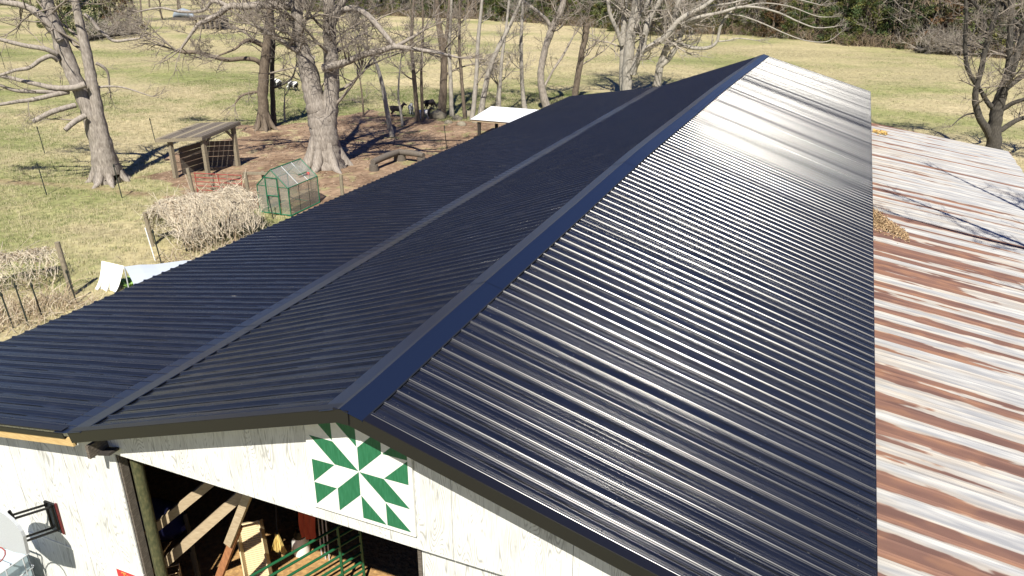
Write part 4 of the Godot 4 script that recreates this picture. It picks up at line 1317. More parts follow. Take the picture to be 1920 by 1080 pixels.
	for k in 4:
		var cp: Vector3 = [Vector3(-18.347, 0, -14.62), Vector3(-18.026, 0, -14.498), Vector3(-18.246, 0, -14.795), Vector3(-17.935, 0, -14.622)][k]
		var cab := thing("cabbage_plant", ["leafy green cabbage nearest the white flap", "leafy green cabbage lowest under the row cover", "leafy green cabbage highest under the row cover", "leafy green cabbage nearest the dark roof's edge"][k], "plant", cp, 0.0, "cabbages under the row cover")
		var lf := MB.new()
		for j in 22:
			var a := rng.randf() * TAU
			var up := rng.randf_range(0.15, 0.9)
			var o := Vector3(cos(a), up, sin(a)).normalized()
			var sd := o.cross(Vector3.UP).normalized()
			var p := o * 0.04 + Vector3(0, 0.05, 0)
			lf.col = Color(0.16, 0.27, 0.06) * rng.randf_range(0.8, 1.5)
			lf.quad(p, p + o * 0.1 + sd * 0.09, p + o * 0.22 + Vector3(0, 0.03, 0), p + o * 0.1 - sd * 0.09, Vector3.UP)
		part(lf, "leaves", M.leafy, cab)
		rod(cab, "stalk", Vector3(0, -0.03, 0), Vector3(0, 0.08, 0), 0.03, M.green_steel, 6)
	# white roofed table shed at the barn's far left
	var wp := Vector3(-17.411, 0, -36.906)
	var ws := thing("hay_shelter", "low shelter with white sheet roof behind the barn's left eave", "shelter", wp)
	var q0 := Vector3(-15.226, 1.35, -30.88) - wp
	var q1 := Vector3(-12.815, 1.35, -31.907) - wp
	q0 = Vector3(-0.35, 1.2, 0.3); q1 = Vector3(2.6, 1.2, 0.3)
	for k in 4:
		var x0 := lerpf(-0.4, 3.4, k / 4.0)
		var sb := MB.new()
		sb.box(Vector3(x0 + 0.47, 1.28, -0.7), Vector3(0.945, 0.02, 2.6), Basis(Vector3(1, 0, 0), 0.1))
		part(sb, "roof_sheet", plain(Color(0.86, 0.87, 0.88), 0.5), ws)
	beam(ws, "eave_board", Vector3(-0.4, 1.08, 0.52), Vector3(3.4, 1.08, 0.52), 0.1, 0.04, M.lumber)
	for q in [Vector3(0, 0, 0.4), Vector3(3.0, 0, 0.4), Vector3(0, 0, -1.8), Vector3(3.0, 0, -1.8)]:
		beam(ws, "post", q + Vector3(0, -0.1, 0), q + Vector3(0, 1.16 + (0.16 if q.z < 0 else -0.08), 0), 0.14, 0.14, M.darkwood, Vector3.RIGHT)
	# log seats
	for q in [[Vector3(-19.026, 0, -28.796), Vector3(-19.035, 0, -31.233), "grey log bench lying nearest the big oak's roots", 0.2], [Vector3(-18.925, 0, -31.046), Vector3(-17.619, 0, -30.915), "grey log bench reaching toward the dark roof's edge", 0.19]]:
		var lg := thing("log_bench", q[2], "bench", q[0], 0.0, "log benches in the pen")
		var m := MB.new()
		var e: Vector3 = q[1] - q[0]
		m.tube([Vector3(0, 0.42, 0), e * 0.5 + Vector3(0, 0.45, 0), e + Vector3(0, 0.42, 0)], [q[3] * 0.7, q[3] * 0.75, q[3] * 0.65], 10, 0.08, 4)
		part(m, "log", M.oldwood, lg)
		for f in [0.03, 0.9]:
			var k := MB.new()
			k.tube([e * f + Vector3(0, -0.1, 0), e * f + Vector3(0, 0.32, 0)], [0.24, 0.2], 10, 0.06, 6)
			part(k, "stump", M.oldwood, lg)
	# boulders by the far pen fence
	var rocks := [[Vector3(-22.464, 0, -41.409), 0.52, 0.34, "largest pale boulder between the goats and the saplings"], [Vector3(-21.089, 0, -41.248), 0.3, 0.24, "grey boulder right of the largest pale one"], [Vector3(-21.039, 0, -42.59), 0.33, 0.26, "grey boulder under the slim pale saplings"], [Vector3(-20.122, 0, -39.878), 0.29, 0.18, "low grey boulder in front of the pile"], [Vector3(-21.153, 0, -40.137), 0.26, 0.15, "flat stone at the front of the boulder pile"], [Vector3(-19.708, 0, -40.931), 0.28, 0.2, "rightmost grey boulder of the pile"]]
	for q in rocks:
		var m := MB.new()
		var r2 := RandomNumberGenerator.new()
		r2.seed = int(q[1] * 1000)
		var nz := noise(1.1, r2.seed, 2)
		for la in 9:
			for lo in 14:
				var th := PI * la / 8.0
				var fi := TAU * lo / 13.0
				var o := Vector3(sin(th) * cos(fi), cos(th), sin(th) * sin(fi))
				m.vert(Vector3(o.x * q[1], o.y * q[2], o.z * q[1] * 0.8) * (1.0 + nz.get_noise_3dv(o * 1.3) * 0.5), o)
		for la in 8:
			for lo in 13:
				var k := la * 14 + lo
				m.tri(k, k + 1, k + 15); m.tri(k, k + 15, k + 14)
		tag(part(m, "boulder", M.stone), q[3], "rock", "boulders by the pen").position = q[0] + Vector3(0, q[2] * 0.3, 0)
	# goats
	var black := func(_p: Vector3) -> Color: return Color(0.012, 0.011, 0.012)
	var white := func(p: Vector3) -> Color: return Color(0.75, 0.74, 0.7) if p.x < 0.24 else Color(0.03, 0.028, 0.028)
	var pied := func(p: Vector3) -> Color: return Color(0.68, 0.67, 0.64) if sin(p.x * 13.0 + p.y * 9.0) > 0.1 else Color(0.03, 0.03, 0.032)
	var grey := func(p: Vector3) -> Color: return Color(0.2, 0.2, 0.22) if p.x < 0.1 else Color(0.6, 0.6, 0.58)
	goat("black goat standing by the thin pale saplings", Vector3(-25.046, 0, -40.883), 0.2, false, black, 1.15)
	goat("grey and white goat beside the twin sapling", Vector3(-24.601, 0, -41.857), -0.9, false, grey, 1.0)
	goat("dark goat in the shadow behind the twin sapling", Vector3(-24.391, 0, -43.794), 1.2, true, black, 1.1)
	goat("white goat with dark head near the boulders", Vector3(-23.119, 0, -40.941), 0.1, false, white, 0.95)
	goat("black and white animal behind the dark slim trunk in the field", Vector3(-38.836, 0, -46.997), 2.6, true, pied, 1.3, "grazing animals in the field")
	goat("white and black animal left of the big oak in the field", Vector3(-37.129, 0, -46.6), 2.9, true, pied, 1.3, "grazing animals in the field")
	# far pale structures at the back of the pasture
	var fb := thing("field_shed", "far small shed with pale upright posts at the back of the pasture", "shed", Vector3(-84.189, 0, -88.615))
	for k in 6:
		block(fb, "post", Vector3(0.22, 1.7, 0.22), Vector3(-2.2 + k * 0.85, 0.85, 0), M.greypost)
	block(fb, "back_panel", Vector3(4.8, 1.6, 0.1), Vector3(0, 0.8, -1.5), plain(Color(0.3, 0.33, 0.4), 0.8))
	block(fb, "roof", Vector3(5.4, 0.08, 2.4), Vector3(0, 1.75, -0.7), M.oldwood, Vector3(0.08, 0, 0))
	var tb := thing("tarp_heap", "far heap under a pale blue tarpaulin at the field edge", "heap", Vector3(-102.531, 0, -102.606))
	var hm := MB.new()
	hm.tube([Vector3(-2.2, 0.5, 0), Vector3(-1.5, 0.9, 0), Vector3(0, 1.2, 0), Vector3(1.6, 1.0, 0), Vector3(2.3, 0.5, 0)], [0.15, 0.5, 0.7, 0.55, 0.15], 10, 0.1, 3)
	part(hm, "cover", plain(Color(0.5, 0.54, 0.58), 0.8), tb)
	block(tb, "base", Vector3(4.0, 0.5, 1.6), Vector3(0, 0.2, 0), M.oldwood)

# ---------------------------------------------------------------- trees in front
func build_trees() -> void:
	tree("oak_tree", "forked grey tree with leaning twin trunks at the left of the pasture", Vector3(-28.389, 0, -22.816), [
		[0, 0, 0, 0.614, 0.037, 0.74, 0, 0.519, -0.024, 1.76, 0, 0.446, -0.17, 2.755, 0, 0.352, -0.358, 3.619, 0, 0.294, -0.543, 4.466, 0, 0.291, -0.723, 5.295, 0, 0.299, -0.777, 5.906, 0, 0.275, -0.892, 6.508, 0, 0.231, -0.961, 7.296, 0, 0.208, -0.971, 8.826, 0, 0.184, -1.033, 10.655, 0, 0.139, -1.093, 12.399, 0, 0.078],
		[0.136, 0.993, -0.1, 0.336, 0.136, 2.214, -0.044, 0.266, 0.135, 3.403, 0.011, 0.229, 0.112, 4.457, 0.067, 0.216, 0.088, 5.488, 0.122, 0.192, 0.042, 6.396, 0.178, 0.169, 0.018, 7.286, 0.233, 0.136, 0.1, 8.828, 0.289, 0.103, 0.542, 10.496, 0.344, 0.081, 0.57, 12.1, 0.4, 0.049],
		[-0.632, 5.831, -0.3, 0.147, -0.893, 6.374, -0.36, 0.156, -1.167, 6.829, -0.42, 0.145, -1.72, 7.123, -0.48, 0.123, -2.47, 7.26, -0.54, 0.102, -3.591, 7.511, -0.6, 0.071],
		[-0.821, 5.316, -0.4, 0.105, -1.105, 5.518, -0.6, 0.094, -1.785, 5.677, -0.8, 0.083, -2.535, 5.912, -1, 0.072, -3.558, 6.201, -1.2, 0.041],
		[-0.87, 5.061, -0.3, 0.106, -1.004, 5.247, -0.517, 0.095, -1.335, 5.109, -0.733, 0.084, -1.691, 4.852, -0.95, 0.073, -2.144, 4.777, -1.167, 0.062, -2.631, 4.624, -1.383, 0.052, -3.564, 4.472, -1.6, 0.031],
		[0.066, 4.143, -0.4, 0.128, -0.343, 4.03, -0.483, 0.118, -1.047, 4.021, -0.567, 0.107, -1.709, 4.179, -0.65, 0.095, -2.358, 4.355, -0.733, 0.084, -3.002, 4.53, -0.817, 0.074, -4.167, 4.684, -0.9, 0.052],
		[-0.64, 3.85, -0.4, 0.097, -1.381, 3.88, -0.6, 0.085, -2.318, 3.931, -0.8, 0.074, -2.694, 4.063, -1, 0.063, -2.848, 4.215, -1.2, 0.052, -3.689, 4.486, -1.4, 0.031],
		[-0.683, 3.85, -0.4, 0.107, -1.139, 3.77, -0.7, 0.096, -1.852, 3.629, -1, 0.085, -2.318, 3.594, -1.3, 0.073, -2.777, 3.541, -1.6, 0.062, -3.86, 3.428, -1.9, 0.041],
		[-0.499, 3.321, -0.4, 0.108, -0.85, 3.238, -0.667, 0.107, -1.268, 3.115, -0.933, 0.107, -1.894, 2.804, -1.2, 0.089],
		[-0.147, 2.91, -0.5, 0.119, -0.378, 2.781, -0.733, 0.112, -0.547, 2.633, -0.967, 0.107, -0.696, 2.465, -1.2, 0.098],
		[0.277, 6.754, 0.2, 0.074, 0.457, 6.571, 0.267, 0.074, 0.61, 6.244, 0.333, 0.075, 0.894, 5.914, 0.4, 0.064, 1.146, 5.723, 0.467, 0.06, 1.66, 5.759, 0.533, 0.052, 2.115, 5.815, 0.6, 0.035],
		[0.354, 4.901, 0.2, 0.069, 0.571, 4.697, 0.333, 0.061, 0.621, 4.406, 0.467, 0.048, 0.481, 3.7, 0.6, 0.027],
		[0.239, 3.931, 0.2, 0.057, 0.655, 3.96, 0.3, 0.044, 1.25, 3.881, 0.4, 0.035, 2.24, 3.52, 0.5, 0.02]], M.bark, M.twig, 11, {"flare": 0.12, "roots": 7, "dens": 0.42, "deep": 2, "from": 0.68, "lift": 0.3})
	tree("oak_tree", "huge grey oak with two massive stems left of the barn", Vector3(-21.431, 0, -28.626), [
		[0.02, -0.05, 0, 0.806, 0.031, 0.593, 0, 0.679, 0.055, 1.371, 0, 0.625, 0.023, 2.041, 0, 0.621, -0.089, 2.608, 0, 0.522, -0.231, 3.097, 0, 0.448, -0.326, 3.788, 0, 0.421, -0.455, 4.58, 0, 0.383, -0.57, 5.247, 0, 0.311, -0.638, 5.905, 0, 0.251, -0.637, 6.766, 0, 0.226, -0.657, 7.818, 0, 0.223, -0.807, 9.448, 0, 0.175, -0.951, 11.015, 0, 0.129, -1.172, 12.709, 0, 0.084],
		[0.051, 0.567, -0.1, 0.29, 0.175, 1.458, -0.07, 0.384, 0.381, 2.474, -0.04, 0.38, 0.524, 3.33, -0.01, 0.341, 0.63, 4.577, 0.02, 0.325, 0.658, 5.463, 0.05, 0.287, 0.708, 6.332, 0.08, 0.262, 0.757, 7.185, 0.11, 0.237, 1.013, 8.845, 0.14, 0.199, 1.576, 10.834, 0.17, 0.151, 2.064, 12.917, 0.2, 0.084],
		[0.365, 4.448, -0.4, 0.184, 0.95, 4.593, -0.5, 0.16, 1.556, 4.781, -0.6, 0.148, 2.162, 5.033, -0.7, 0.136, 2.913, 5.195, -0.8, 0.124, 3.568, 5.377, -0.9, 0.112, 4.36, 5.301, -1, 0.089, 5.259, 5.182, -1.1, 0.067, 6.265, 4.978, -1.2, 0.04],
		[1.019, 6.606, -0.2, 0.158, 1.436, 6.822, -0.275, 0.135, 1.902, 6.868, -0.35, 0.134, 2.347, 6.662, -0.425, 0.123, 2.779, 6.264, -0.5, 0.123, 3.145, 5.842, -0.575, 0.112, 3.534, 5.397, -0.65, 0.102, 3.82, 5.49, -0.725, 0.079, 4.704, 5.967, -0.8, 0.045],
		[-0.113, 4.759, 0, 0.162, -0.575, 5.042, -0.16, 0.138, -0.961, 5.322, -0.32, 0.114, -1.443, 5.684, -0.48, 0.102, -1.981, 6.061, -0.64, 0.078, -2.394, 6.284, -0.8, 0.044],
		[-0.743, 6.883, 0.2, 0.182, -1.344, 6.973, 0.113, 0.17, -2.11, 6.977, 0.025, 0.158, -2.877, 6.939, -0.062, 0.146, -3.409, 6.943, -0.15, 0.124, -3.922, 6.609, -0.237, 0.112, -4.446, 6.358, -0.325, 0.101, -4.777, 6.194, -0.412, 0.079, -5.566, 5.296, -0.5, 0.045],
		[-3.575, 6.926, 0.2, 0.091, -4.208, 7.136, 0.28, 0.079, -4.752, 6.747, 0.36, 0.069, -5.705, 6.699, 0.44, 0.057, -6.629, 6.846, 0.52, 0.046, -7.61, 6.691, 0.6, 0.028],
		[-0.592, 6.337, 0, 0.159, -0.333, 7.598, 0.4, 0.136, 0.395, 9.057, 0.8, 0.113, 1.561, 10.498, 1.2, 0.067],
		[0.664, 5.905, 0, 0.16, 1.869, 7.622, -0.45, 0.133, 3.532, 8.441, -0.9, 0.108, 5.106, 8.835, -1.35, 0.074, 6.396, 8.445, -1.8, 0.042],
		[-0.619, 5.897, 0.1, 0.115, -1.104, 5.27, -0.233, 0.08, -0.782, 5.734, -0.567, 0.068, -0.958, 5.974, -0.9, 0.044]], M.bark, M.twig, 21, {"flare": 0.12, "roots": 8, "dens": 0.95, "deep": 3, "from": 0.6, "lift": 0.2})
	tree("oak_tree", "dark grey tree standing left behind the huge oak", Vector3(-29.819, 0, -34.569), [
		[-0.004, -0.03, 0, 0.39, 0.037, 0.537, 0, 0.328, 0.075, 1.565, 0, 0.281, 0.249, 2.718, 0, 0.278, 0.505, 3.847, 0, 0.261, 0.756, 4.952, 0, 0.229, 0.974, 6.036, 0, 0.199, 1.251, 7.621, 0, 0.168, 1.749, 10.159, 0, 0.109],
		[0.238, 3.567, 0, 0.145, -0.035, 3.807, -0.143, 0.13, -0.644, 3.878, -0.286, 0.115, -1.464, 3.838, -0.429, 0.115, -2.242, 4.047, -0.571, 0.108, -2.87, 4.253, -0.714, 0.099, -3.521, 4.268, -0.857, 0.085, -3.872, 4.364, -1, 0.073],
		[0.418, 4.54, 0, 0.129, -0.061, 4.821, -0.375, 0.114, -0.378, 4.746, -0.75, 0.085, -0.717, 4.457, -1.125, 0.062, -1.47, 4.172, -1.5, 0.039],
		[-0.007, 2.087, 0, 0.088, -0.455, 2.069, -0.267, 0.073, -0.914, 1.938, -0.533, 0.058, -1.229, 1.551, -0.8, 0.035]], M.brown_bark, M.twig, 31, {"flare": 0.5, "roots": 6, "dens": 1.6, "deep": 2, "from": 0.4, "lift": 0.1})
	tree("slim_tree", "slim dark trunk touching the grey tree behind the huge oak", Vector3(-30.059, 0, -35.645), [
		[0, 0, 0, 0.169, 0.069, 1.09, 0, 0.152, 0.187, 2.571, 0, 0.135, 0.355, 3.728, 0, 0.119, 0.517, 4.58, 0, 0.112, 0.629, 6.246, 0, 0.102, 0.944, 8.39, 0, 0.071],
		[0.194, 2.131, 0, 0.072, 0.711, 2.313, 0.167, 0.066, 1.25, 2.673, 0.333, 0.054, 1.525, 3.383, 0.5, 0.042]], M.dark_bark, M.dark_twig, 32, {"dens": 1.0, "deep": 1})
	var thin := [
		["leaning pale sapling bending left in the pen", [[0, 0, 0, 0.144, -0.138, 1.029, 0, 0.128, -0.285, 2.287, 0, 0.113, -0.447, 3.245, 0, 0.098, -0.674, 4, 0, 0.083, -0.974, 4.452, 0, 0.055]], "p"],
		["very thin pale sapling right of the leaning one", [[0, 0, 0, 0.08, -0.07, 0.94, 0, 0.073, -0.158, 1.539, 0, 0.061, -0.069, 2.571, 0, 0.048, 0.115, 3.728, 0, 0.03]], "p"],
		["brown twin sapling's left stem by the goats", [[-0, 0, 0, 0.151, -0.069, 1.179, 0, 0.131, -0.12, 2.695, 0, 0.117, -0.168, 4.172, 0, 0.103, -0.066, 5.612, 0, 0.09, 0.107, 7.292, 0, 0.074, 0.066, 9.983, 0, 0.043]], "b"],
		["brown twin sapling's right stem by the goats", [[0, 0, 0, 0.102, 0.001, 1.433, 0, 0.088, 0.039, 2.952, 0, 0.074, 0.211, 4.724, 0, 0.061, 0.27, 6.724, 0, 0.042]], "b"],
		["thick straight brown trunk forking high behind the boulders", [[0, 0, 0, 0.294, 0.064, 0.899, 0, 0.243, 0.172, 2.161, 0, 0.218, 0.214, 3.397, 0, 0.206, 0.119, 4.307, 0, 0.189, -0.025, 5.499, 0, 0.171, -0.095, 6.955, 0, 0.138, -0.19, 9.212, 0, 0.09], [0.225, 3.702, 0, 0.126, 0.446, 4.898, 0.1, 0.119, 0.601, 6.075, 0.2, 0.106, 0.779, 8.091, 0.3, 0.077]], "b"],
		["pale slim trunk right of the thick forked one", [[0, 0, 0, 0.157, 0.004, 1.217, 0, 0.129, -0.012, 2.782, 0, 0.115, -0.037, 4.005, 0, 0.101, 0.104, 5.499, 0, 0.087, 0.267, 7.812, 0, 0.061]], "p"],
		["thin grey trunk leaning left over the boulders", [[0, 0, 0, 0.121, -0.094, 1.38, 0, 0.104, -0.181, 2.911, 0, 0.093, -0.235, 4.402, 0, 0.083, -0.151, 6.426, 0, 0.07, -0.219, 8.381, 0, 0.048]], "b"],
		["grey trunk rising straight right of the boulders", [[0, 0, 0, 0.159, 0.148, 1.125, 0, 0.138, 0.301, 2.652, 0, 0.124, 0.425, 4.432, 0, 0.11, 0.635, 6.159, 0, 0.09, 0.905, 8.383, 0, 0.059]], "p"],
		["grey trunk leaning right near the white roofed shelter", [[0, 0, 0, 0.209, 0.21, 1.17, 0, 0.166, 0.48, 2.41, 0, 0.151, 0.837, 3.474, 0, 0.137, 1.373, 4.519, 0, 0.124, 1.991, 5.69, 0, 0.092, 2.685, 7.262, 0, 0.06]], "p"],
		["slender trunk just right of the right-leaning one", [[-0, -0, 0, 0.129, 0.074, 1.638, 0, 0.108, 0.211, 3.474, 0, 0.094, 0.434, 4.961, 0, 0.08, 0.652, 6.696, 0, 0.067, 0.864, 8.379, 0, 0.045]], "p"],
		["short pale dead stem beside the white roofed shelter", [[0, 0, 0, 0.112, 0.072, 0.811, 0, 0.098, 0.111, 1.771, 0, 0.058]], "p"],
		["dark footed thin trunk right of the white roofed shelter", [[-0, -0, 0, 0.183, -0.139, 1.047, 0, 0.132, -0.246, 2.648, 0, 0.117, -0.286, 4.208, 0, 0.103, -0.229, 5.728, 0, 0.089, -0.146, 7.794, 0, 0.062]], "p"],
		["small thin sapling left behind the huge oak", [[0, 0, 0, 0.069, 0.019, 0.716, 0, 0.056, 0.138, 1.485, 0, 0.031]], "p"],
		["small thin dead stem right of the huge oak", [[-0, -0, 0, 0.066, -0.011, 1.161, 0, 0.052, -0.069, 2.112, 0, 0.039]], "b"]]
	for k in thin.size():
		var q: Array = thin[k]
		var st: Array = q[1]
		tree("sapling_tree", q[0], [Vector3(-22.263, 0, -35.733), Vector3(-23.256, 0, -38.543), Vector3(-23.082, 0, -40.033), Vector3(-22.986, 0, -40.44), Vector3(-22.588, 0, -42.124), Vector3(-22.048, 0, -42.354), Vector3(-20.831, 0, -41.729), Vector3(-20.3, 0, -41.584), Vector3(-20.156, 0, -42.392), Vector3(-19.121, 0, -42.833), Vector3(-19.75, 0, -43.923), Vector3(-18.322, 0, -45.135), Vector3(-30.3, 0, -36.958), Vector3(-27.199, 0, -40.552)][k], st, M.pale_bark if q[2] == "p" else M.brown_bark, M.pale_twig if q[2] == "p" else M.twig, 200 + k, {"dens": 1.15, "deep": 2, "from": 0.3, "group": "slim trees around the pen"})
	tree("crooked_tree", "crooked grey tree forking like a Y above the dark roof", Vector3(-17.742, 0, -47.27), [
		[0.069, -0.034, 0, 0.293, -0.221, 0.945, 0, 0.239, -0.372, 1.943, 0, 0.22, -0.285, 2.925, 0, 0.209, -0.067, 3.891, 0, 0.2, 0.218, 4.686, 0, 0.216, 0.535, 5.377, 0, 0.198, 0.816, 5.998, 0, 0.197, 0.929, 6.705, 0, 0.179, 0.679, 8.954, 0, 0.128],
		[0.184, 4.749, 0, 0.133, 0.04, 5.256, -0.06, 0.132, -0.398, 5.695, -0.12, 0.115, -0.896, 6.069, -0.18, 0.098, -1.455, 6.501, -0.24, 0.085, -2.203, 7.471, -0.3, 0.058],
		[-0.093, 1.446, 0, 0.088, 0.438, 2.419, 0.133, 0.081, 1.001, 3.22, 0.267, 0.074, 1.649, 4.4, 0.4, 0.047]], M.bark, M.twig, 41, {"dens": 0.8, "deep": 2})
	tree("snag_tree", "broken off brown snag with a blunt top beyond the roof", Vector3(-16.911, 0, -50.584), [
		[-0.072, 0, 0, 0.235, 0.044, 0.884, 0, 0.208, 0.218, 2.103, 0, 0.199, 0.36, 3.13, 0, 0.198, 0.506, 3.973, 0, 0.204, 0.587, 4.641, 0, 0.227, 0.612, 4.906, 0, 0.244]], M.brown_bark, M.twig, 42, {"dens": 1.2, "deep": 1, "tips": false})
	tree("silver_tree", "many-stemmed silvery tree rising behind the barn's far end", Vector3(-14.203, 0, -53.713), [
		[0, 0, 0, 0.41, -0.009, 0.802, 0, 0.371, -0.018, 2.236, 0, 0.367, 0.046, 3.642, 0, 0.345, 0.155, 4.848, 0, 0.324, 0.333, 6.033, 0, 0.303, 0.435, 8.341, 0, 0.246, 0.403, 11.504, 0, 0.137],
		[-0.196, 0.211, 0.3, 0.225, -0.319, 1.84, 0.333, 0.222, -0.376, 3.609, 0.367, 0.219, -0.376, 4.992, 0.4, 0.199, -0.376, 6.35, 0.433, 0.179, -0.662, 8.989, 0.467, 0.141, -1.092, 11.841, 0.5, 0.086],
		[0.325, 1.549, -0.2, 0.221, 0.495, 2.332, -0.214, 0.256, 0.745, 2.966, -0.229, 0.273, 0.94, 3.836, -0.243, 0.235, 1.12, 4.865, -0.257, 0.215, 1.488, 5.711, -0.271, 0.196, 1.922, 6.545, -0.286, 0.177, 2.5, 8.984, -0.3, 0.122],
		[-0.476, 3.458, 0.1, 0.164, -0.781, 4.262, 0.04, 0.152, -1.149, 4.952, -0.02, 0.144, -1.437, 5.532, -0.08, 0.129, -1.583, 6.206, -0.14, 0.114, -2.028, 8.018, -0.2, 0.07],
		[0.836, 3.078, -0.3, 0.218, 1.587, 3.538, -0.383, 0.209, 2.36, 4.096, -0.467, 0.198, 2.928, 4.852, -0.55, 0.178, 3.541, 5.396, -0.633, 0.163, 4.705, 6, -0.717, 0.141, 5.981, 7.055, -0.8, 0.098],
		[2.934, 4.705, -0.4, 0.15, 3.774, 5.118, -0.489, 0.135, 4.796, 5.392, -0.578, 0.121, 5.817, 5.598, -0.667, 0.106, 6.993, 5.936, -0.756, 0.092, 8.2, 5.94, -0.844, 0.077, 9.623, 5.613, -0.933, 0.063, 10.901, 5.085, -1.022, 0.049, 12.164, 4.689, -1.111, 0.039, 13.355, 4.762, -1.2, 0.025],
		[5.885, 5.583, -0.4, 0.064, 7.284, 5.392, -0.567, 0.057, 8.712, 4.932, -0.733, 0.05, 10.16, 4.336, -0.9, 0.043, 11.593, 3.874, -1.067, 0.036, 12.962, 3.821, -1.233, 0.028, 13.693, 4.375, -1.4, 0.018],
		[7.092, 5.918, -0.4, 0.057, 8.616, 6.19, -0.525, 0.049, 10.368, 5.997, -0.65, 0.042, 12.177, 5.404, -0.775, 0.032, 13.2, 5.345, -0.9, 0.021],
		[4.803, 5.98, -0.3, 0.071, 6.537, 6.183, -0.375, 0.064, 8.237, 6.584, -0.45, 0.053, 10.336, 6.521, -0.525, 0.042, 12.494, 6.061, -0.6, 0.028],
		[0.34, 4.63, -0.3, 0.144, 0.574, 5.378, -0.333, 0.128, 0.951, 6.05, -0.367, 0.113, 1.465, 7.697, -0.4, 0.084]], M.pale_bark, M.pale_twig, 51, {"dens": 1.25, "deep": 2, "from": 0.5, "lift": 0.1})
	tree("silver_tree", "smaller silvery tree with a limb bent like an elbow behind the ridge", Vector3(-12.322, 0, -55.028), [
		[-0.07, -0.074, 0, 0.301, -0.053, 0.735, 0, 0.281, 0.016, 1.823, 0, 0.26, 0.216, 2.61, 0, 0.24, 0.485, 3.423, 0, 0.22, 0.748, 4.712, 0, 0.218, 0.887, 5.671, 0, 0.199, 1.054, 6.684, 0, 0.179, 1.388, 8.99, 0, 0.123],
		[0.056, 2.05, -0.1, 0.185, 0.538, 2.48, -0.113, 0.184, 0.864, 2.978, -0.125, 0.176, 1.109, 3.541, -0.138, 0.168, 1.4, 4.378, -0.15, 0.16, 1.691, 5.169, -0.163, 0.144, 2.069, 5.748, -0.175, 0.129, 2.827, 6.423, -0.188, 0.107, 3.519, 8.34, -0.2, 0.071],
		[0.319, 3.196, -0.2, 0.147, 0.655, 3.481, -0.24, 0.146, 1.268, 3.485, -0.28, 0.146, 2.004, 3.313, -0.32, 0.146, 2.732, 3.247, -0.36, 0.131, 3.332, 3.356, -0.4, 0.124, 3.724, 3.708, -0.44, 0.109, 3.802, 4.265, -0.48, 0.101, 3.886, 4.749, -0.52, 0.094, 4.177, 5.296, -0.56, 0.086, 4.735, 5.972, -0.6, 0.064],
		[3.796, 3.696, -0.3, 0.058, 4.473, 3.78, -0.467, 0.051, 5.136, 3.933, -0.633, 0.043, 6.368, 3.809, -0.8, 0.029]], M.pale_bark, M.pale_twig, 52, {"dens": 1.3, "deep": 2, "from": 0.5, "lift": 0.1})
	tree("dark_tree", "dark many-armed tree beyond the rusty lean-to roof", Vector3(6.848, 0, -42.259), [
		[-0.025, 0, 0, 0.38, -0.154, 0.638, 0, 0.327, -0.256, 1.268, 0, 0.3, -0.331, 1.889, 0, 0.286, -0.381, 2.502, 0, 0.284, -0.357, 3.107, 0, 0.245, -0.309, 3.705, 0, 0.183, -0.315, 4.411, 0, 0.157, -0.517, 5.221, 0, 0.132, -0.724, 6.242, 0, 0.118, -1.024, 7.35, 0, 0.105, -1.492, 8.854, 0, 0.069],
		[-0.283, 0.967, 0, 0.176, -0.674, 1.474, -0.033, 0.175, -1.098, 1.926, -0.067, 0.161, -1.452, 2.519, -0.1, 0.148, -1.637, 3.128, -0.133, 0.134, -1.67, 3.609, -0.167, 0.126, -1.658, 4.201, -0.2, 0.12, -1.695, 4.785, -0.233, 0.12, -1.71, 5.473, -0.267, 0.114, -1.676, 6.039, -0.3, 0.108, -1.669, 6.706, -0.333, 0.093, -1.807, 7.578, -0.367, 0.078, -1.955, 8.851, -0.4, 0.055],
		[-0.525, 2.38, 0, 0.124, -0.98, 2.751, -0.037, 0.111, -1.35, 3.191, -0.075, 0.098, -1.86, 3.72, -0.112, 0.097, -2.307, 4.312, -0.15, 0.096, -2.558, 5.01, -0.188, 0.091, -2.76, 5.809, -0.225, 0.08, -2.937, 6.702, -0.263, 0.07, -3.392, 8.006, -0.3, 0.046],
		[-1.676, 5.564, 0, 0.095, -1.865, 6.237, 0.075, 0.095, -2.093, 6.681, 0.15, 0.085, -2.532, 7.121, 0.225, 0.071, -3.207, 7.996, 0.3, 0.047],
		[-0.201, 3.467, 0, 0.159, -0.102, 4.126, 0.033, 0.158, -0.029, 4.683, 0.067, 0.145, 0.02, 5.327, 0.1, 0.132, 0.057, 6.008, 0.133, 0.119, 0.154, 6.902, 0.167, 0.094, 0.126, 8.429, 0.2, 0.07],
		[-0.193, 6.017, 0, 0.095, -0.515, 6.276, 0.167, 0.095, -0.799, 6.671, 0.333, 0.081, -1.084, 7.066, 0.5, 0.071],
		[0.014, 1.393, 0, 0.125, 0.297, 1.681, -0.075, 0.124, 0.633, 1.942, -0.15, 0.111, 1.15, 2.151, -0.225, 0.099, 1.855, 2.553, -0.3, 0.061],
		[-0.129, 2.38, 0, 0.111, 0.078, 2.657, -0.2, 0.098, 0.37, 2.858, -0.4, 0.088, 0.916, 3.08, -0.6, 0.06],
		[-0.24, 3.227, 0, 0.11, 0.152, 3.543, 0.133, 0.103, 0.643, 3.859, 0.267, 0.093, 1.327, 4.365, 0.4, 0.061],
		[-1.226, 2.209, 0, 0.05, -1.841, 2.207, -0.267, 0.039, -2.32, 2.061, -0.533, 0.032, -2.763, 1.771, -0.8, 0.019]], M.dark_bark, M.twig, 61, {"flare": 0.3, "dens": 1.3, "deep": 2, "from": 0.45, "lift": 0.1})
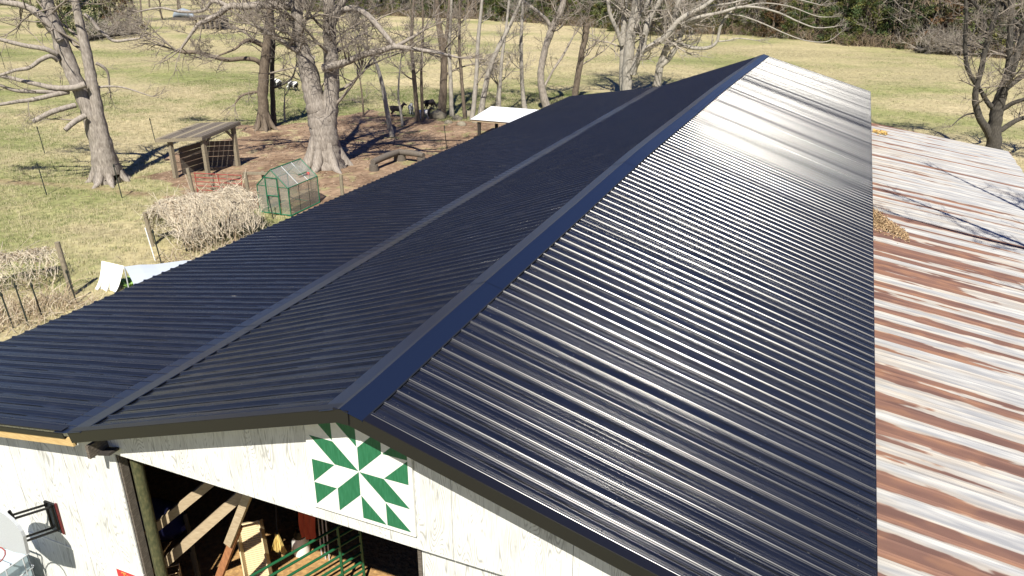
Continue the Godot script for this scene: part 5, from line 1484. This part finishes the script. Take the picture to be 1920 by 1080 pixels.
	# a tree right of the lean-to whose branch shadows lie on the rusty roof and the dark tree
	tree("yard_tree", "bare tree right of the lean-to whose branches shade the rusty roof", Vector3(9.6, 0, -15.0), [
		[0, 0, 0, 0.36, 0.1, 2.5, 0, 0.3, 0, 5, 0.2, 0.26, -0.3, 8, 0.5, 0.2, -0.6, 11, 1.0, 0.12, -0.8, 14, 1.5, 0.05],
		[0, 4.2, 0.1, 0.13, -1.6, 6.2, -0.6, 0.1, -3.2, 8.2, -1.4, 0.07, -4.4, 9.8, -2.0, 0.03],
		[-0.1, 5.4, 0.3, 0.13, -1.8, 7.4, 1.2, 0.1, -3.4, 9.2, 2.6, 0.07, -4.6, 10.4, 3.8, 0.03],
		[-0.2, 6.4, 0.3, 0.13, -0.6, 8.6, 2.2, 0.1, -1.2, 10.4, 4.2, 0.07, -1.8, 11.6, 6.2, 0.03],
		[-0.3, 7.6, 0.4, 0.12, -2.2, 9.6, 0.6, 0.09, -4.2, 11.0, 0.6, 0.06, -5.6, 12.0, 0.8, 0.03],
		[0, 5.8, 0.2, 0.12, 1.6, 7.8, -1.0, 0.09, 2.8, 9.4, -2.0, 0.05],
		[-0.3, 8.2, 0.5, 0.11, 0.8, 10.0, 2.2, 0.08, 1.0, 11.4, 4.0, 0.04]], M.dark_bark, M.twig, 71, {"flare": 0.3, "dens": 2.0, "deep": 2, "from": 0.4, "lift": 0.4})

# ---------------------------------------------------------------- wood edge at the back
func bare_tree_mesh(seed_: int, height: float) -> Array:
	var rng := RandomNumberGenerator.new()
	rng.seed = seed_
	var tr := MB.new()
	var cr := MB.new()
	var pts := []
	var rad := []
	var p := Vector3.ZERO
	for k in 8:
		pts.append(p); rad.append(lerpf(0.16, 0.03, k / 7.0))
		p += Vector3(rng.randf_range(-0.25, 0.25), height / 7.0, rng.randf_range(-0.25, 0.25))
	tr.tube(pts, rad, 7, 0.05, seed_)
	for k in 34:
		var f := rng.randf_range(0.08, 1.0)
		var ix := mini(int(f * 7), 6)
		var a := rng.randf() * TAU
		grow(cr, pts[ix].lerp(pts[ix + 1], rng.randf()), Vector3(cos(a), rng.randf_range(-0.1, 0.9), sin(a)).normalized(), rng.randf_range(1.2, 3.0), rng.randf_range(0.025, 0.055), 2, rng, 0.4)
	return [tr.mesh(), cr.mesh()]

func build_wood_edge() -> void:
	var tones := [[Color(0.035, 0.055, 0.018), Color(0.06, 0.075, 0.02), Color(0.085, 0.085, 0.022)], [Color(0.025, 0.042, 0.016), Color(0.04, 0.06, 0.02), Color(0.055, 0.065, 0.02)], [Color(0.06, 0.07, 0.02), Color(0.1, 0.085, 0.025), Color(0.045, 0.055, 0.018)], [Color(0.1, 0.055, 0.025), Color(0.07, 0.045, 0.02), Color(0.05, 0.055, 0.018)]]
	var kinds := []
	for k in 5:
		kinds.append(cedar_mesh(300 + k, [9.0, 10.0, 8.0, 7.0, 11.0][k], [2.6, 3.0, 2.4, 2.3, 3.2][k], 9000, tones[[0, 1, 2, 3, 0][k]].map(func(c): return c * 1.7)))
	var trunk := MB.new()
	trunk.tube([Vector3(0, -0.1, 0), Vector3(0.05, 2, 0), Vector3(0, 7, 0)], [0.16, 0.13, 0.04], 7)
	var tmesh := trunk.mesh()
	var rng := RandomNumberGenerator.new()
	rng.seed = 17
	var line := [Vector3(17.719, 0, -87.423), Vector3(15.288, 0, -91.043), Vector3(9.947, 0, -92.882), Vector3(5.223, 0, -97.813), Vector3(-0.201, 0, -99.379), Vector3(-6.38, 0, -105.484), Vector3(-13.25, 0, -109.252), Vector3(-19.973, 0, -108.188), Vector3(-24.777, 0, -104.341), Vector3(-34.268, 0, -114.161), Vector3(-40.677, 0, -116.006), Vector3(-49.214, 0, -119.856), Vector3(-58.736, 0, -124.151), Vector3(-66.646, 0, -123.783), Vector3(-76.429, 0, -125.987), Vector3(-87.044, 0, -128.378), Vector3(-96.697, 0, -131.795), Vector3(-117.542, 0, -145.029)]
	var acc := 0.0
	for k in line.size() - 1:
		var a: Vector3 = line[k]
		var b: Vector3 = line[k + 1]
		var seg := a.distance_to(b)
		while acc < seg:
			var p := a.lerp(b, acc / seg)
			var back := (p - Vector3.ZERO).normalized() * Vector3(1, 0, 1)
			for row in 2:
				var kk := rng.randi() % 5
				if kk == 3 and rng.randf() < 0.6: kk = 0
				var q := p + back * (1.6 + row * 4.2 + rng.randf_range(-0.8, 1.2)) + Vector3(rng.randf_range(-1.2, 1.2), 0, 0)
				var t := thing("cedar_tree", "dense evergreen cedar in the wood edge behind the pasture" if kk != 3 else "russet toned cedar in the wood edge behind the pasture", "tree", q, rng.randf() * TAU, "cedars in the wood edge" if kk != 3 else "russet cedars in the wood edge")
				put(kinds[kk], "crown", M.leafy, t)
				put(tmesh, "trunk", M.brown_bark, t)
				var sc := rng.randf_range(0.75, 1.15)
				t.scale = Vector3(sc, sc * rng.randf_range(0.9, 1.1), sc)
			acc += rng.randf_range(2.8, 4.6)
		acc -= seg
	# bare trees standing among and before the cedars
	var bare := []
	for k in 4: bare.append(bare_tree_mesh(400 + k, 9.0 + k))
	for q in [Vector3(14.811, 0, -90.84), Vector3(11.821, 0, -92.617), Vector3(4.687, 0, -97.584), Vector3(2.028, 0, -100.329), Vector3(-11.772, 0, -108.134), Vector3(-37.055, 0, -115.222), Vector3(-51.253, 0, -120.315), Vector3(-60.386, 0, -123.448), Vector3(-82.5, 0, -128.531), Vector3(-90.833, 0, -130.447), Vector3(-102.827, 0, -133.204), Vector3(-104.389, 0, -120.99), Vector3(-103.573, 0, -114.424), Vector3(-106.174, 0, -101.054), Vector3(-105.382, 0, -95.929), Vector3(-117.17, 0, -115.545)]:
		var k := rng.randi() % 4
		var t := thing("bare_tree", "grey leafless tree at the wood edge behind the pasture", "tree", q + Vector3(0, 0, -0.6), rng.randf() * TAU, "leafless trees at the wood edge")
		put(bare[k][0], "trunk", M.brown_bark, t)
		put(bare[k][1], "crown", M.pale_twig, t)
	# dark brush under the wood edge
	var br := MB.new()
	for k in 5200:
		var f := rng.randf() * (line.size() - 1.001)
		var p: Vector3 = line[int(f)].lerp(line[int(f) + 1], fposmod(f, 1.0)) + Vector3(rng.randfn() * 0.6, 0, rng.randfn() * 0.5 - 0.3)
		var h := rng.randf_range(0.4, 1.6)
		br.col = [Color(0.2, 0.16, 0.12), Color(0.26, 0.2, 0.13), Color(0.17, 0.12, 0.08)][rng.randi() % 3]
		br.tube([p, p + Vector3(rng.randfn() * 0.3, h * 0.6, rng.randfn() * 0.3), p + Vector3(rng.randfn() * 0.6, h, rng.randfn() * 0.6)], [0.03, 0.022, 0.01], 3)
	tag(part(br, "brush", M.tinted), "brown brush along the foot of the wood edge", "brush", "", "stuff")
	# leafless undergrowth filling the wood behind its first trees
	var th := MB.new()
	for k in 9000:
		var f := rng.randf() * (line.size() - 1.001)
		var p: Vector3 = line[int(f)].lerp(line[int(f) + 1], fposmod(f, 1.0))
		p += p.normalized() * rng.randf_range(3.0, 16.0)
		var h := rng.randf_range(2.0, 6.5)
		th.col = [Color(0.2, 0.16, 0.12), Color(0.26, 0.2, 0.13), Color(0.22, 0.18, 0.14)][rng.randi() % 3]
		th.tube([p, p + Vector3(rng.randfn() * 0.4, h * 0.5, rng.randfn() * 0.4), p + Vector3(rng.randfn() * 0.9, h, rng.randfn() * 0.9)], [0.1, 0.08, 0.03], 3)
	tag(part(th, "undergrowth", M.tinted), "tangled leafless undergrowth filling the wood edge", "undergrowth", "", "stuff")
	# evergreens at the far left, nearer than the wood edge
	var left := [[Vector3(-108.782, 0, -82.419), 0, 0.55, "yellow green young cedar showing left of the forked tree"], [Vector3(-98.193, 0, -76.723), 2, 0.8, "yellow green cedar seen between the forked tree's stems"], [Vector3(-92.658, 0, -75.425), 1, 1.0, "dark cedar just right of the forked tree's upper stems"], [Vector3(-93.902, 0, -78.551), 1, 1.0, "second dark cedar right of the forked tree's upper stems"], [Vector3(-91.922, 0, -79.394), 3, 0.9, "russet cedar right of the dark pair at the field's left"], [Vector3(-92.842, 0, -82.891), 3, 0.8, "rightmost russet cedar of the far left group"], [Vector3(-158.869, 0, -117.946), 1, 1.0, "dark far cedar at the top left field edge"], [Vector3(-176.7, 0, -124.932), 0, 1.0, "cedar at the very top left corner"]]
	for q in left:
		var t := thing("cedar_tree", q[3], "tree", q[0], rng.randf() * TAU, "evergreens at the field's far left")
		put(kinds[q[1]], "crown", M.leafy, t)
		put(tmesh, "trunk", M.brown_bark, t)
		t.scale = Vector3.ONE * q[2]
	var lw := [Vector3(-108.954, 0, -119.045), Vector3(-124.28, 0, -124.065), Vector3(-139.756, 0, -130.712), Vector3(-160.816, 0, -142.732), Vector3(-113.92, 0, -137.094), Vector3(-112.578, 0, -129.05), Vector3(-120.379, 0, -125.727)]
	for k in lw.size():
		var t := thing("bare_tree", "leafless thicket tree behind the far shed", "tree", lw[k], rng.randf() * TAU, "leafless trees behind the far shed")
		put(bare[k % 4][0], "trunk", M.brown_bark, t)
		put(bare[k % 4][1], "crown", M.twig, t)
	# fallen dark logs in the field
	for q in [[Vector3(-84.632, 0, -69.078), Vector3(-86.126, 0, -78.207), "dark fallen trunk below the far left cedars"], [Vector3(6.063, 0, -93.432), Vector3(10.588, 0, -92.091), "fallen tree with a fan of grey branches before the right wood edge"]]:
		var lg := thing("fallen_log", q[2], "log", q[0], 0.0)
		var e: Vector3 = q[1] - q[0]
		var m := MB.new()
		m.tube([Vector3(0, 0.35, 0), e * 0.5 + Vector3(0, 0.4, 0), e + Vector3(0, 0.25, 0)], [0.3, 0.24, 0.1], 9, 0.12, 2)
		part(m, "trunk", M.dark_bark, lg)
		var b := MB.new()
		for k in 60:
			grow(b, e * rng.randf() + Vector3(0, 0.4, 0), Vector3(rng.randf_range(-1, 1), rng.randf_range(0.1, 0.8), rng.randf_range(-1, 1)).normalized(), rng.randf_range(1.0, 3.0), 0.045, 2, rng, 0.1)
		part(b, "branches", M.pale_twig, lg)

# ---------------------------------------------------------------- grass
func tuft(seed_: int, blades: int, high: float) -> ArrayMesh:
	var rng := RandomNumberGenerator.new()
	rng.seed = seed_
	var m := MB.new()
	for k in blades:
		var a := rng.randf() * TAU
		var p := Vector3(rng.randfn(), 0, rng.randfn()) * 0.06
		var l := Vector3(cos(a), 0, sin(a)) * rng.randf_range(0.02, 0.09)
		var h := high * rng.randf_range(0.5, 1.1)
		var s := Vector3(-sin(a), 0, cos(a)) * 0.006
		m.face3(p - s, p + l + Vector3(0, h, 0), p + s)
	return m.mesh()

func scatter(called: String, label: String, mesh: Mesh, spots: Array, tints: Array, seed_: int) -> void:
	var rng := RandomNumberGenerator.new()
	rng.seed = seed_
	var mm := MultiMesh.new()
	mm.transform_format = MultiMesh.TRANSFORM_3D
	mm.use_colors = true
	mm.mesh = mesh
	mm.instance_count = spots.size()
	for k in spots.size():
		var sc := rng.randf_range(0.6, 1.3)
		mm.set_instance_transform(k, Transform3D(Basis(Vector3.UP, rng.randf() * TAU).scaled(Vector3(sc, sc, sc)), spots[k]))
		mm.set_instance_color(k, tints[rng.randi() % tints.size()])
	var o := MultiMeshInstance3D.new()
	o.name = numbered(called)
	o.multimesh = mm
	o.material_override = M.leafy
	add_child(o)
	tag(o, label, "grass" if called != "leaf_litter" else "leaves", "", "stuff")

func build_grass() -> void:
	var rng := RandomNumberGenerator.new()
	rng.seed = 99
	var bumpy := noise(0.12, 130, 3)
	var green := []
	var dry := []
	var litter := []
	var mw := grass_mask.get_width()
	var mh := grass_mask.get_height()
	for area in [[-48.0, -12.6, -52.0, -8.0, 62000], [-95.0, -20.0, -95.0, -30.0, 42000], [-24.0, 16.0, -92.0, -37.0, 26000]]:
		for k in area[4]:
			var x := rng.randf_range(area[0], area[1])
			var z := rng.randf_range(area[2], area[3])
			if x > -12.4 and z > -36.2: continue
			var g := grass_mask.get_pixel(clampi(int((x - GX0) / GW * mw), 0, mw - 1), clampi(int((z - GZ0) / GD * mh), 0, mh - 1)).r
			var p := Vector3(x, bumpy.get_noise_2d(x, z) * 0.09, z)
			if g > 0.98:
				if rng.randf() < 0.5: litter.append(p)
			elif rng.randf() < g * 0.9: green.append(p)
			else: dry.append(p)
	scatter("green_grass", "tufts of green grass in the pasture", tuft(1, 9, 0.1), green, [Color(0.115, 0.15, 0.045), Color(0.15, 0.18, 0.06), Color(0.2, 0.22, 0.085)], 1)
	scatter("dry_grass", "tufts of dry straw coloured grass in the pasture", tuft(2, 9, 0.12), dry, [Color(0.37, 0.33, 0.2), Color(0.41, 0.365, 0.23), Color(0.34, 0.3, 0.18)], 2)
	var leaf := MB.new()
	leaf.quad(Vector3(-0.05, 0.012, 0), Vector3(0, 0.03, -0.022), Vector3(0.05, 0.014, 0), Vector3(0, 0.02, 0.022), Vector3.UP)
	scatter("leaf_litter", "fallen brown leaves and bits on the earth of the goat pen", leaf.mesh(), litter, [Color(0.3, 0.22, 0.14), Color(0.22, 0.15, 0.1), Color(0.42, 0.33, 0.24)], 3)
